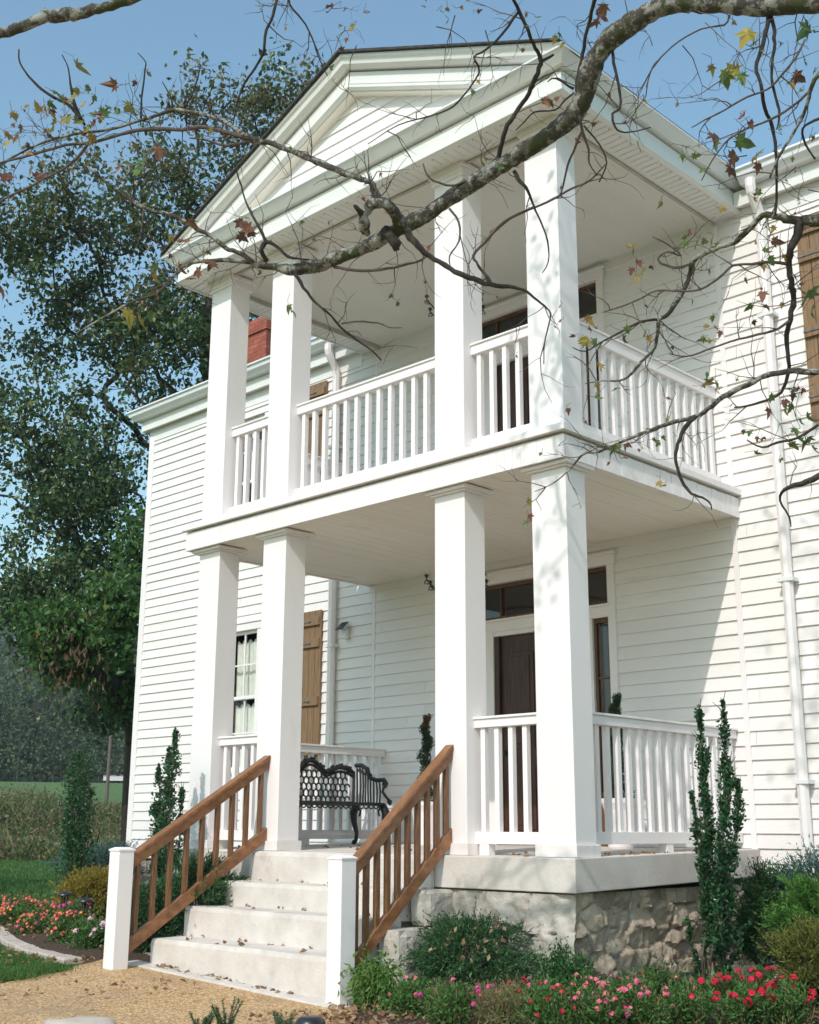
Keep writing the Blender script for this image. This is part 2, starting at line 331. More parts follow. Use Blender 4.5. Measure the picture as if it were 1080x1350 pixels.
# ================================================================= HOUSE
P = 2.667; XA, XB, XC, WD, DP = -4.90, -3.82, -1.44, .352, .264
XL, XR = -9.99, 5.05
house = thing('farmhouse', (-2.45, P, -1.0), 'white two-storey clapboard farmhouse with a columned double porch under a gable', 'house')
H = house
def siding(mb, x0, x1, z0, z1, holes=(), Y=P, sp=.1295, axis='x', flip=1, seed=1):
    rnd = random.Random(seed); n = int(math.ceil((z1-z0)/sp))
    for i in range(n):
        a = z0+i*sp; b = min(a+sp, z1); j = rnd.uniform(-.002, .002)
        def dep_(z): return (.017+j)*(1-(z-a)/sp)+.003
        zs = sorted({a, b}|{h[k] for h in holes for k in (2, 3) if a < h[k] < b})
        for zi in range(len(zs)-1):
            u, v = zs[zi], zs[zi+1]; m = (u+v)/2
            segs = [(x0, x1)]
            for h in holes:
                if h[2] < m < h[3]:
                    ns = []
                    for s in segs:
                        if h[0] > s[0]: ns.append((s[0], min(h[0], s[1])))
                        if h[1] < s[1]: ns.append((max(h[1], s[0]), s[1]))
                    segs = [s for s in ns if s[1]-s[0] > .001]
            if zi == 0: cuts = sorted(x0+(x1-x0)*rnd.random() for _ in range(max(1, int((x1-x0)/3.4))))
            for c_ in cuts: segs = [q for s in segs for q in ([(s[0], c_-.0015), (c_+.0015, s[1])] if s[0]+.3 < c_ < s[1]-.3 else [s])]
            for s in segs:
                if axis == 'x':
                    mb.add([(s[0], Y-dep_(u), u), (s[1], Y-dep_(u), u), (s[1], Y-dep_(v), v), (s[0], Y-dep_(v), v)], [(0, 1, 2, 3)])
                    if zi == 0: mb.add([(s[0], Y, u), (s[1], Y, u), (s[1], Y-dep_(u), u), (s[0], Y-dep_(u), u)], [(0, 1, 2, 3)])
                else:
                    X = Y
                    mb.add([(X+flip*dep_(u), s[0], u), (X+flip*dep_(u), s[1], u), (X+flip*dep_(v), s[1], v), (X+flip*dep_(v), s[0], v)], [(0, 1, 2, 3)])
                    if zi == 0: mb.add([(X, s[0], u), (X, s[1], u), (X+flip*dep_(u), s[1], u), (X+flip*dep_(u), s[0], u)], [(0, 1, 2, 3)])
WINS = [(-7.85, -6.37, .95, 2.86), (-7.85, -6.37, 3.95, 5.93), (1.47, 2.95, .95, 2.86), (1.47, 2.95, 3.95, 5.93)]
DOORS = [(-3.50, -1.40, 0.02, 2.94), (-3.50, -1.40, 3.40, 6.14)]
wm = MB(); siding(wm, XL, XR, -.21, 6.28, WINS+DOORS)
siding(wm, P, 9.5, -.21, 6.28, (), XL, axis='y', flip=-1, seed=4); siding(wm, P, 9.5, -.21, 6.28, (), XR, axis='y', flip=1, seed=5)
wm.box(XL, XR, 9.5, 9.6, -.2, 6.28); wm.box(XL+.03, XR-.03, P+.15, 9.5, -.2, -.15)
wm.build('wall', M['siding'], H)
# trim boards
for x0, x1, z0, z1, pr in ((XL-.03, XL+.10, -.22, 6.27, .028), (-.02, .035, -.05, 3.09, .024), (-.02, .035, 3.38, 6.17, .024), (-4.955, -4.905, .0, 3.09, .024), (-4.955, -4.905, 3.38, 6.17, .024), (XR-.10, XR+.03, -.22, 6.27, .028)):
    MB().box(x0, x1, P-pr, P+.01, z0, z1).build('corner_board', M['paint'], H, bevel=.003)
MB().box(XL+.1, XA-.3, P-.026, P, 6.06, 6.25).build('frieze_board', M['vinyl'], H); MB().box(.3, XR-.1, P-.026, P, 6.06, 6.25).build('frieze_board', M['vinyl'], H)
# dark interior behind openings, one shell per opening
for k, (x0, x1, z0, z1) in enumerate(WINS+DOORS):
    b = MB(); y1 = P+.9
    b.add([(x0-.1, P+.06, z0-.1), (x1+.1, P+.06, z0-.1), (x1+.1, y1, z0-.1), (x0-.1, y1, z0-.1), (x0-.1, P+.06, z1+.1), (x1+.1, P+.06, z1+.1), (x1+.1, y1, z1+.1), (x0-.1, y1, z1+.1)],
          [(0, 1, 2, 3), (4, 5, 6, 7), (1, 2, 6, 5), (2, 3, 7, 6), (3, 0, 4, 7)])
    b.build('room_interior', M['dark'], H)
def window(x0, x1, z0, z1, curtain=True):
    fr = MB(); t = .075; xm = (x0+x1)/2
    fr.box(x0-.02, x0+t, P-.035, P+.07, z0, z1-.05).box(x1-t, x1+.02, P-.035, P+.07, z0, z1-.05).box(xm-.055, xm+.055, P-.035, P+.07, z0+.03, z1-.05)
    fr.box(x0-.05, x1+.05, P-.045, P+.07, z1-.05, z1+.05).box(x0-.07, x1+.07, P-.06, P, z1+.05, z1+.075)
    f = fr.build('window', M['paint'], H, bevel=.004)
    MB().box(x0-.06, x1+.06, P-.075, P+.07, z0-.045, z0).build('sill', M['paint'], f, bevel=.004)
    for a, b in ((x0+t, xm-.055), (xm+.055, x1-t)):
        zm = (z0+z1)/2+.0; s = MB()
        for q0, q1, yo in ((z0, zm+.02, .03), (zm-.02, z1-.05, .005)):
            s.box(a, a+.045, P+yo, P+yo+.03, q0, q1).box(b-.045, b, P+yo, P+yo+.03, q0, q1)
            s.box(a+.045, b-.045, P+yo, P+yo+.03, q0, q0+.045).box(a+.045, b-.045, P+yo, P+yo+.03, q1-.045, q1)
            xc = (a+b)/2; zc = (q0+q1)/2
            s.box(xc-.011, xc+.011, P+yo+.003, P+yo+.027, q0+.045, q1-.045)
            s.box(a+.045, xc-.011, P+yo+.003, P+yo+.027, zc-.011, zc+.011).box(xc+.011, b-.045, P+yo+.003, P+yo+.027, zc-.011, zc+.011)
        s.build('sash', M['paint'], f, bevel=.002)
        g = MB(); g.add([(a+.02, P+.045, z0+.02), (b-.02, P+.045, z0+.02), (b-.02, P+.045, zm), (a+.02, P+.045, zm)], [(0, 1, 2, 3)])
        g.add([(a+.02, P+.019, zm), (b-.02, P+.019, zm), (b-.02, P+.019, z1-.07), (a+.02, P+.019, z1-.07)], [(0, 1, 2, 3)])
        g.build('pane', M['glass'], f)
        if curtain:
            c = MB(); n = 60; tops = [(z1-.17, zm+.02), (zm-.09, z0)]
            for zt, zb in tops:
                vs = []
                for i in range(n+1):
                    x = a+(b-a)*i/n; y = P+.12+.007*math.sin(i*.55+zt)+.002*math.sin(i*1.3)
                    vs += [(x, y, zb), (x, y-.004, zt+.02*math.sin(i*.5))]
                c.add(vs, [(2*i, 2*i+2, 2*i+3, 2*i+1) for i in range(n)])
            c.build('curtain', M['curtain'], f, smooth=True)
window(*WINS[0]); window(*WINS[1], curtain=False); window(*WINS[2]); window(*WINS[3], curtain=False)
def shutter(x0, x1, z0, z1):
    s = MB(); n = 4; wv = (x1-x0)/n; y = P-.03
    for i in range(n):
        s.box(x0+i*wv+.003, x0+(i+1)*wv-.003, y-.028, y, z0, z1)
    o = s.build('shutter', M['shutter'], H, bevel=.003)
    for zz in (z1-.14, z1-.42, z0+.5*(z1-z0)-.16, z0+.22):
        MB().box(x0+.012, x1-.012, y-.058, y-.029, zz-.055, zz+.055).build('batten', M['shutter'], o, bevel=.003)
    for zz in (z1-.14, z1-.42, z0+.5*(z1-z0)-.16, z0+.22):
        h = MB(); h.box(x0+.01, x0+.26, y-.066, y-.0585, zz-.009, zz+.009); h.lathe((x0+.26, y-.062, zz-.012), [(.016, 0), (.02, .012), (.016, .024)], 8)
        h.build('strap_hinge', M['hinge'], o)
for z0, z1 in ((.92, 2.91), (3.87, 6.02)):
    shutter(-6.29, -5.85, z0, z1); shutter(-8.38, -7.94, z0, z1)
    shutter(3.03, 3.47, z0, z1-.07)
    if z0 > 2: shutter(.885, 1.39, z0, z1-.10)
    else: shutter(.95, 1.39, z0, z1)
# entrance doors with transom and sidelights
def door(zb, zt, zoff):
    xm = -2.45; x0, x1 = -3.50, -1.40; ztl = zt-.60; T = MB()
    for s in (-1, 1):
        a = xm+s*1.07
        T.box(min(a, a-s*.09), max(a, a-s*.09), P-.04, P+.08, zb, zt)
        c = xm+s*.57; T.box(min(c, c+s*.20), max(c, c+s*.20), P-.03, P+.08, zb, ztl)
    T.box(x0-.04, x1+.04, P-.055, P+.08, zt-.075, zt+.035).box(x0-.06, x1+.06, P-.075, P, zt+.035, zt+.06)
    T.box(x0+.07, x1-.07, P-.035, P+.08, ztl-.01, ztl+.10).box(x0+.05, x1-.05, P-.06, P-.02, ztl+.10, ztl+.125)
    T.box(xm-.57, xm+.57, P-.02, P+.07, ztl-.06, ztl-.01)
    f = T.build('door_frame', M['paint'], H, bevel=.004)
    lf = MB().box(xm-.50, xm+.50, P+.03, P+.07, zb+.02, ztl-.07)
    lf.box(xm-.57, xm-.505, P-.01, P+.06, zb, ztl-.062).box(xm+.505, xm+.57, P-.01, P+.06, zb, ztl-.062)
    d = lf.build('door', M['doorwood'], H, bevel=.003)
    for (a, b) in ((-.40, -.05), (.05, .40)):
        for (c0, c1) in ((zb+.18, zb+.85), (zb+1.02, ztl-.25)):
            q = MB(); q.box(xm+a, xm+b, P+.018, P+.029, c0, c1); q.box(xm+a+.05, xm+b-.05, P+.006, P+.018, c0+.05, c1-.05)
            q.build('door_panel', M['doorwood'], d, bevel=.008)
    k = MB(); k.lathe((0, 0, 0), [(.02, 0), (.026, .012), (.01, .02), (.01, .04), (.028, .05), (.03, .065), (.018, .078)], 14)
    k.v = [(xm-.44+x, P+.03-z, zb+.98+y) for x, y, z in k.v]; k.build('knob', M['iron'], d, smooth=True)
    tr = MB(); a, b = x0+.10, x1-.10; c0, c1 = ztl+.13, zt-.085
    tr.box(a, b, P+.0, P+.04, c1-.035, c1).box(a, b, P+.0, P+.04, c0, c0+.03)
    for x in [a+(b-a)*i/4 for i in range(5)]: tr.box(x-.008 if x > a+.01 else a, x+.008 if x < b-.01 else b, P+.001, P+.039, c0+.03, c1-.035)
    t = tr.build('transom', M['umber'], H); MB().add([(a, P+.025, c0), (b, P+.025, c0), (b, P+.025, c1), (a, P+.025, c1)], [(0, 1, 2, 3)]).build('pane', M['glass'], t)
    for s in (-1, 1):
        l0 = xm+s*.775; l1 = xm+s*.975; a, b = min(l0, l1), max(l0, l1)
        sd = MB().box(a, a+.03, P+.0, P+.04, zb+.5, ztl-.02).box(b-.03, b, P+.0, P+.04, zb+.5, ztl-.02).box(a+.03, b-.03, P+.0, P+.04, zb+.5, zb+.55).box(a+.03, b-.03, P+.0, P+.04, ztl-.06, ztl-.02).box(a, b, P+.0, P+.04, zb+.02, zb+.5)
        for zz in (1/3, 2/3):
            z_ = zb+.55+(ztl-.06-zb-.55)*zz; sd.box(a+.03, b-.03, P+.001, P+.039, z_-.008, z_+.008)
        q = sd.build('sidelight', M['umber'], H); MB().add([(a+.03, P+.02, zb+.5), (b-.03, P+.02, zb+.5), (b-.03, P+.02, ztl-.03), (a+.03, P+.02, ztl-.03)], [(0, 1, 2, 3)]).build('pane', M['glass'], q)
door(.02, 2.93, 0); door(3.40, 6.13, 0)

# ---- porch slab and foundation
sx, sy = .054, .093
slab = MB(); zs = 0.0
def slabpiece(mb, x0, x1, y0, y1, zt0, zt1, zb0, zb1, nx=24, nz=3):
    # slightly worn block: front/right faces subdivided and jittered on the arris
    pts = []
    vs = [(x0, y0, zb0), (x1, y0, zb0), (x1, y1, zb1), (x0, y1, zb1), (x0, y0, zt0), (x1, y0, zt0), (x1, y1, zt1), (x0, y1, zt1)]
    mb.add(vs, [(0, 3, 2, 1), (4, 5, 6, 7), (0, 1, 5, 4), (1, 2, 6, 5), (2, 3, 7, 6), (3, 0, 4, 7)])
slabpiece(slab, -5.107, sx, -sy, P, 0, .045, -.25, -.19)
slab.build('porch_slab', M['concrete'], H, bevel=.008)
def stone(mb, x0, x1, z0, z1, plane, axis, out, seed, amp=.02, n=7, mi=0, round_=.35):
    """one rough block face bulging from a wall plane"""
    vs = []; fs = []
    for i in range(n+1):
        for j in range(n+1):
            s, t = i/n, j/n; e = min(s, 1-s, t, 1-t)*2
            b = out*(1-(1-min(1, e/round_))**2 if e < round_ else 1)
            a_ = x0+(x1-x0)*s; z_ = z0+(z1-z0)*t
            v3 = Vector((a_*4+seed*3.1, z_*4, seed)); k = noise.noise(v3)+.6*noise.noise(v3*3)+.3*noise.noise(v3*7)
            ja = noise.noise(Vector((a_*5, z_*5, seed+9)))*amp*.5; jz = noise.noise(Vector((a_*5, z_*5, seed+19)))*amp*.5
            d = b+k*amp*(.3+.7*min(1, e/round_))
            if axis == 'y': vs.append((a_+ja, plane-d, z_+jz))
            else: vs.append((plane+d, a_+ja, z_+jz))
    for i in range(n):
        for j in range(n):
            q = (i*(n+1)+j, (i+1)*(n+1)+j, (i+1)*(n+1)+j+1, i*(n+1)+j+1)
            fs.append(q if axis == 'y' else q)
    mb.add(vs, fs, mi)
fd = MB(); fd.box(-5.02, -.075, .02, P-.01, -1.25, -.256).build('foundation_core', M['mortar'], H)
def rubble_wall(a0, a1, z0, z1, plane, axis, seeds, res, depth, rough, mat, name, seed, flat=.25):
    rg_ = np.random.default_rng(seed); na = int((a1-a0)/res); nz = int((z1-z0)/res); A = np.linspace(a0, a1, na+1); Z = np.linspace(z0, z1, nz+1)
    AA, ZZ = np.meshgrid(A, Z, indexing='ij'); S = seeds; sc = np.array([1, 1.75])
    wa = np.array([[noise.noise(Vector((a*5, z*5, seed)))*.03 for z in Z] for a in A]); wz = np.array([[noise.noise(Vector((a*5, z*5, seed+5)))*.02 for z in Z] for a in A])
    Q = np.stack([AA+wa, ZZ+wz], -1)*sc; d = np.linalg.norm(Q[:, :, None, :]-(S*sc)[None, None], axis=-1); o2 = np.argsort(d, axis=-1); d1 = np.take_along_axis(d, o2[..., :1], -1)[..., 0]; d2 = np.take_along_axis(d, o2[..., 1:2], -1)[..., 0]; cell = o2[..., 0]
    e = np.clip((d2-d1)/.035, 0, 1); prof = 1-(1-e)**2.2; amp = depth*(.55+.9*rg_.random(len(S)))
    tilt = rg_.normal(size=(len(S), 2))*.18
    H_ = amp[cell]*prof+((AA-S[cell][..., 0])*tilt[cell][..., 0]+(ZZ-S[cell][..., 1])*tilt[cell][..., 1])*prof
    nn = np.array([[noise.noise(Vector((a*7, z*7, seed+2)))+.7*noise.noise(Vector((a*17, z*17, seed)))+.45*noise.noise(Vector((a*41, z*41, seed))) for z in Z] for a in A]); H_ = H_+nn*rough*(.3+.7*prof)
    mb = MB()
    for c in range(len(S)):
        ids = {}; fs = []
        for i in range(na):
            for j in range(nz):
                if cell[i, j] != c: continue
                q = []
                for (p_, q_) in ((i, j), (i+1, j), (i+1, j+1), (i, j+1)):
                    if (p_, q_) not in ids: ids[(p_, q_)] = len(ids)
                    q.append(ids[(p_, q_)])
                fs.append(tuple(q))
        if fs:
            vs = [((A[p_], plane-H_[p_, q_], Z[q_]) if axis == 'y' else (plane+H_[p_, q_], A[p_], Z[q_])) for (p_, q_) in ids]
            mb.add(vs, fs)
    return mb.build(name, mat, H, smooth=True)
M['mrub'] = surf('rubble_stone_wall', (.52, .41, .30), (.68, .57, .44), 4, .92, .9, .02, 26, extra=((.20, .165, .14), 9, .55, .75)); tone(M['mrub'], .55)
M['mlime'] = surf('rough_limestone_wall', (.46, .41, .36), (.60, .55, .49), 3, .9, .8, .015, 24, extra=((.30, .25, .20), 7, .56, .74)); tone(M['mlime'], .8)
rnd = random.Random(21); sd = []; z = -1.2
while z < -.22:
    y = -.1+rnd.uniform(0, .2); hh = rnd.uniform(.11, .19)
    while y < P+.1: sd.append((y, z+rnd.uniform(-.035, .035))); y += rnd.uniform(.16, .40)
    z += hh
rubble_wall(-.03, P-.01, -1.2, -.256, -.055, 'x', np.array(sd), .018, .034, .020, M['mrub'], 'foundation_side', 4)
rubble_wall(-1.24, .0, -1.2, -.262, .0, 'y', np.array([(-1.05, -.36), (-.62, -.38), (-.20, -.42), (-1.1, -.62), (-.66, -.63), (-.15, -.68), (-.95, -.84), (-.45, -.86), (-.05, -.92), (-1.1, -1.08), (-.6, -1.1), (-.15, -1.12)]), .02, .065, .026, M['mlime'], 'foundation_front', 7)
rubble_wall(-5.02, -3.72, -1.2, -.262, .0, 'y', np.array([(-4.8, -.38), (-4.3, -.40), (-3.85, -.42), (-4.6, -.68), (-4.0, -.7), (-4.8, -.95), (-4.2, -.98), (-3.8, -1.0)]), .03, .045, .014, M['mlime'], 'foundation_front', 8)
fr = MB(); fl_ = MB(); x = .0
rnd = random.Random(5)
for zz0, zz1 in ((-.42, -.24), (-.62, -.425), (-.85, -.625), (-1.1, -.855)):
    x = .02
    while x < XR:
        x1 = min(x+rnd.uniform(.35, .7), XR); stone(fr, x+.005, x1-.005, zz0, zz1, P+.03, 'y', .04, rnd.random()*40, .02, 8, rnd.choice([0, 1]), .25); x = x1
    x = XL+.02
    while x < -5.03:
        x1 = min(x+rnd.uniform(.35, .7), -5.03); stone(fl_, x+.005, x1-.005, zz0, zz1, P+.03, 'y', .04, rnd.random()*40, .02, 8, rnd.choice([0, 1]), .25); x = x1
fr.build('foundation_wall', [M['rubble'], M['ochre']], H); fl_.build('foundation_wall', [M['rubble'], M['ochre']], H)
MB().box(XL+.04, XR-.04, P+.04, 9.5, -1.2, -.22).build('foundation_core', M['mortar'], H)

# ---- columns
def column(x, z0, z1, up):
    y0 = 0.0
    o = MB().box(x, x+WD, y0, y0+DP, z0+(.0926 if not up else .0), z1).build('column', M['paint'], H, bevel=.005)
    if not up:
        MB().box(x-.022, x+WD+.022, y0-.022, y0+DP+.022, z0+.003, z0+.0926).build('base', M['base'], o, bevel=.004)
        c = MB().box(x-.03, x+WD+.03, -.03, DP+.03, z1-.0, z1+.018).box(x-.062, x+WD+.062, -.062, DP+.062, z1+.018, z1+.05)
    else:
        c = MB().box(x-.02, x+WD+.02, -.02, DP+.02, z1-.13, z1-.10).box(x-.045, x+WD+.045, -.045, DP+.045, z1-.045, z1-.003).box(x-.025, x+WD+.025, -.025, DP+.025, z1-.10, z1-.045)
    c.build('capital', M['paint'], o, bevel=.004)
for x in (XA, XB, XC, -WD):
    column(x, 0, 3.05, False); column(x, 3.37, 6.225, True)
# ---- balcony deck
ox, oy, lx, ly = .072, .1086, .108, .150; zt = 3.305; XD = XA; XA = XA-.045
ce = MB(); yy = -oy+.03; n = int((ox*2-XA)/.09)
x = XA-ox+.03
while x < ox-.03:
    x1 = min(x+.085, ox-.03); ce.box(x+.0015, x1-.0015, -oy+.03, P, 3.112+random.Random(int(x*100)).uniform(0, .0015), 3.14); x += .085
ce.build('porch_ceiling', M['ceil'], H)
MB().box(XA-ox+.03, ox-.03, -oy+.03, P, 3.141, 3.302).build('balcony_floor', M['paint'], H)
sk = MB(); rnd = random.Random(3); x = XA-ox
while x < ox-.001:
    x1 = min(x+.086, ox); j = rnd.uniform(-.0008, .0008); sk.box(x+.0007, x1-.0007, -oy+j, -oy+.03, 3.096, 3.287-abs(j)*3); x = x1
y = -oy+.032
while y < P-.001:
    y1 = min(y+.086, P); j = rnd.uniform(-.002, .002); sk.box(ox-.03, ox+j, y+.002, y1-.002, 3.096, 3.287-abs(j)*3); sk.box(XA-ox+j, XA-ox+.03, y+.002, y1-.002, 3.096, 3.287-abs(j)*3); y = y1
sk.build('balcony_skirt', M['paint'], H, bevel=.0012)
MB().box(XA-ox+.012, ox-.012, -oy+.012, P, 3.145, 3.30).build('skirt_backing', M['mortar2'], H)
MB().box(XA-lx, lx, -ly, P, zt+.006, 3.372).build('balcony_ledge', M['paint'], H, bevel=.004); XA = XD

# ---- balustrades
BAL = {}
def balustrade(p0, p1, z0, z1, zb0, zb1, feet=(), n=None, label=None, rt=.09):
    """p0,p1: xy ends on the centre line; z0..z1 top rail; zb0..zb1 bottom rail"""
    ax = 0 if abs(p1[0]-p0[0]) > abs(p1[1]-p0[1]) else 1
    def bx(mb, a, b, hw, c0, c1):
        if ax == 0: mb.box(a, b, p0[1]-hw, p0[1]+hw, c0, c1)
        else: mb.box(p0[0]-hw, p0[0]+hw, a, b, c0, c1)
        return mb
    a, b = p0[ax], p1[ax]
    root = bx(MB(), a, b, .06, z1-.02, z1).build('balustrade', M['paint'], H, label, bevel=.004)
    bx(MB(), a, b, .045, z0, z1-.0205).build('top_rail', M['paint'], root, bevel=.004)
    bx(MB(), a, b, .045, zb0, zb1).build('bottom_rail', M['paint'], root, bevel=.004)
    L = b-a; n = max(2, round((L-.02)/n)); step = L/n; first = None
    for i in range(n):
        c = a+step*(i+.5)
        if first is None: first = bx(MB(), c-.023, c+.023, .023, zb1, z0).build('baluster', M['paint'], root); f0 = c
        else:
            off = [0, 0, 0]; off[ax] = c-f0
            q = first.copy(); COL.objects.link(q); q.parent = root; q.location = Vector(first.location)+Vector(off)
    for c, wv in feet: bx(MB(), c-wv/2, c+wv/2, .04, .003, zb0).build('foot', M['paint'], root, bevel=.003)
RY = .145
balustrade((XC+WD, RY), (-WD, RY), 1.02, 1.11, .09, .185, feet=((XC+WD+.09, .10),), n=.150, label='short white balustrade beside the right corner column at ground level')
balustrade((XA+WD, RY), (XB, RY), 1.02, 1.11, .09, .185, feet=(), n=.150, label='short white balustrade between the two left columns at ground level')
balustrade((-.145, DP), (-.145, P-.02), 1.02, 1.115, .095, .19, feet=((1.45, .10),), n=.152, label='white side balustrade on the right end of the ground floor porch')
balustrade((XA+.145, DP), (XA+.145, P-.02), 1.02, 1.115, .095, .19, feet=((1.45, .10),), n=.152, label='white side balustrade behind the iron bench')
for x0, x1, n, lb in ((XA+WD, XB, .150, 'short upper balustrade between the two left columns'), (XB+WD, XC, .158, 'long upper balustrade across the middle of the balcony'), (XC+WD, -WD, .150, 'short upper balustrade beside the right corner column')):
    balustrade((x0, RY), (x1, RY), 4.335, 4.44, 3.43, 3.54, n=n, label=lb)
balustrade((-.145, DP), (-.145, P-.02), 4.335, 4.46, 3.43, 3.54, n=.152, label='upper side balustrade on the right end of the balcony')
balustrade((XA+.145, DP), (XA+.145, P-.02), 4.335, 4.46, 3.43, 3.54, n=.152, label='upper side balustrade on the left end of the balcony')

# ---- porch roof: ceiling, entablature, pediment, roof
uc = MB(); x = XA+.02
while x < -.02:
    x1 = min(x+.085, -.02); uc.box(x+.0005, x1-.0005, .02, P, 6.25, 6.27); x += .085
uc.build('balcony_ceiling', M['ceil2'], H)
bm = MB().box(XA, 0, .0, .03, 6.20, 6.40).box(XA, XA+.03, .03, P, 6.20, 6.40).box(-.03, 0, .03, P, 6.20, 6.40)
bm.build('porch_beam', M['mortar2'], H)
def sweep(mb, prof, path_fn, n):
    """prof: list of (out,z); path_fn(out) -> list of xy points (same count)"""
    k = len(prof); base = len(mb.v); vs = []; m = n
    for o_, z_ in prof:
        for q in path_fn(o_): vs.append((q[0], q[1], z_))
    fs = []
    for i in range(k):
        i2 = (i+1) % k
        for j in range(m-1): fs.append((i*m+j, i*m+j+1, i2*m+j+1, i2*m+j))
    fs.append(tuple(i*m for i in range(k))); fs.append(tuple(i*m+m-1 for i in reversed(range(k))))
    mb.add(vs, fs)
U = lambda o_: [(XA-o_, P), (XA-o_, -o_), (o_, -o_), (o_, P)]
so_ = MB(); sweep(so_, [(0.001, 6.222), (.262, 6.222), (.262, 6.232), (0.001, 6.232)], U, 4)
sf = so_.build('soffit', M['vinyl'], H)
# soffit vent ribs
vr = MB(); 
y = -.25
while y < P-.05:
    vr.box(.045, .25, y, y+.012, 6.217, 6.2215); vr.box(XA-.25, XA-.045, y, y+.012, 6.217, 6.2215); y += .083
x = XA+.0
while x < .0: vr.box(x, x+.012, -.25, -.045, 6.217, 6.2215); x += .083
vr.build('vent_rib', M['vinyl'], sf)
nl = MB()
y = -.2
while y < P-.1:
    nl.box(.235, .243, y, y+.008, 6.213, 6.217); y += .166
x = XA
while x < 0: nl.box(x, x+.008, -.243, -.235, 6.213, 6.217); x += .166
nl.build('nail', M['plastic'], sf)
co = MB(); sweep(co, [(.002, 6.236), (.263, 6.236), (.263, 6.205), (.282, 6.205), (.310, 6.225), (.310, 6.25), (.255, 6.252), (.255, 6.262), (.285, 6.264), (.285, 6.424), (.235, 6.426), (.235, 6.44), (.02, 6.44)], U, 4)
co.build('fascia', M['vinyl'], H, bevel=.002)
gu = MB(); sweep(gu, [(.02, 6.442), (.335, 6.442), (.345, 6.455), (.40, 6.52), (.41, 6.53), (.42, 6.535), (.42, 6.555), (.02, 6.555)], U, 4)
gu.build('gutter', M['gutter'], H, bevel=.003)
# rake
XM = -2.34; XE = XA-.42; ZE = 6.56; ZR = 7.775; XF = .42; SL = (ZR-ZE)/(XM-XE); SR = (ZR-ZE)/(XF-XM)
def zl(x): return ZR-(SL*(XM-x) if x < XM else SR*(x-XM))
ZC = 6.53
def rake(prof, mat, name):
    mb = MB(); N = 80; xs = sorted([XE+(XM-XE)*i/40 for i in range(41)]+[XM+(XF-XM)*i/40 for i in range(1, 41)])
    k = len(prof); vs = []
    for o_, dz in prof:
        for x in xs: vs.append((x, -o_, max(zl(x)+dz, min(ZC, zl(x)-.001+0*dz))))
    m = len(xs); fs = []
    for i in range(k):
        i2 = (i+1) % k
        for j in range(m-1): fs.append((i*m+j, i*m+j+1, i2*m+j+1, i2*m+j))
    mb.add(vs, fs); return mb.build(name, mat, H)
rake([(.02, 0), (.425, 0), (.425, -.03), (.40, -.045), (.385, -.095), (.345, -.125), (.02, -.125)], M['vinyl'], 'rake_crown')
rake([(.02, -.127), (.235, -.127), (.235, -.142), (.295, -.145), (.295, -.275), (.25, -.277), (.25, -.29), (.315, -.295), (.315, -.325), (.28, -.345), (.02, -.345)], M['vinyl'], 'rake_fascia')
rake([(.02, -.347), (.26, -.347), (.26, -.362), (.02, -.362)], M['ceil'], 'rake_soffit')
TY = -.15; ty = MB(); i = 0
while True:
    a = 6.50+i*.13; b = a+.13
    hw = lambda z: (ZR-.33-z)/SL
    rw = SL/SR
    if hw(a) <= .02: break
    h0 = hw(a); h1 = max(hw(b), 0.0)
    ty.add([(XM-h0, TY-.018, a), (XM+h0*rw, TY-.018, a), (XM+h1*rw, TY-.003, b), (XM-h1, TY-.003, b)], [(0, 1, 2, 3)])
    ty.add([(XM-h0, TY, a), (XM+h0*rw, TY, a), (XM+h0*rw, TY-.018, a), (XM-h0, TY-.018, a)], [(0, 1, 2, 3)]); i += 1
ty.build('tympanum', M['siding'], H)
MB().add([(XE+.1, -.018, 6.5), (XF-.1, -.018, 6.5), (XM, -.018, ZR-.1)], [(0, 1, 2)]).build('gable_backing', M['siding'], H)
rf = MB(); yb = 6.0; th = .03; N = 40
for sgn in (-1, 1):
    xe = (XE+.02) if sgn < 0 else (XF-.02); ze = zl(xe)
    vs = [(XM, -.46, ZR+.006), (xe, -.46, ze+.006), (xe, yb, ze+.006), (XM, yb, ZR+.006)]
    vs2 = [(x, y, z+th*(1 if abs(x-XM) < .1 else .4)) for x, y, z in vs]
    rf.add(vs+vs2, [(0, 1, 2, 3), (4, 5, 6, 7), (0, 1, 5, 4), (1, 2, 6, 5), (2, 3, 7, 6)])
rf.build('porch_roof', M['shingle'], H)
# main eaves
def main_path(x0, x1, wrapl=False, wrapr=False):
    def f(o_):
        pts = []
        if wrapl: pts.append((x0-o_, P+6.8))
        pts.append((x0-(o_ if wrapl else 0), P-o_))
        pts.append((x1+(o_ if wrapr else 0), P-o_))
        if wrapr: pts.append((x1+o_, P+6.8))
        return pts
    return f
for x0, x1, wl, wr in ((XL, XA-.29, True, False), (.29, XR, False, True)):
    b = MB(); sweep(b, [(-.02, 6.255), (.10, 6.255), (.10, 6.235), (.125, 6.235), (.125, 6.40), (-.02, 6.40)], main_path(x0, x1, wl, wr), 3)
    b.build('fascia', M['vinyl'], H, bevel=.002)
    b = MB(); sweep(b, [(-.02, 6.402), (.21, 6.402), (.225, 6.42), (.275, 6.47), (.285, 6.52), (.31, 6.53), (.31, 6.555), (-.02, 6.555)], main_path(x0+(0 if wl else .13), x1-(0 if wr else .13), wl, wr), 3)
    b.build('gutter', M['gutter'], H, bevel=.003)
mr = MB(); e = .28; zr0 = 6.56; ridge = 7.9
vs = [(XL-e, P-e, zr0), (XR+e, P-e, zr0), (XR+e, 9.5+e, zr0), (XL-e, 9.5+e, zr0), (XL+3.4, 6.1, ridge), (XR-3.4, 6.1, ridge)]
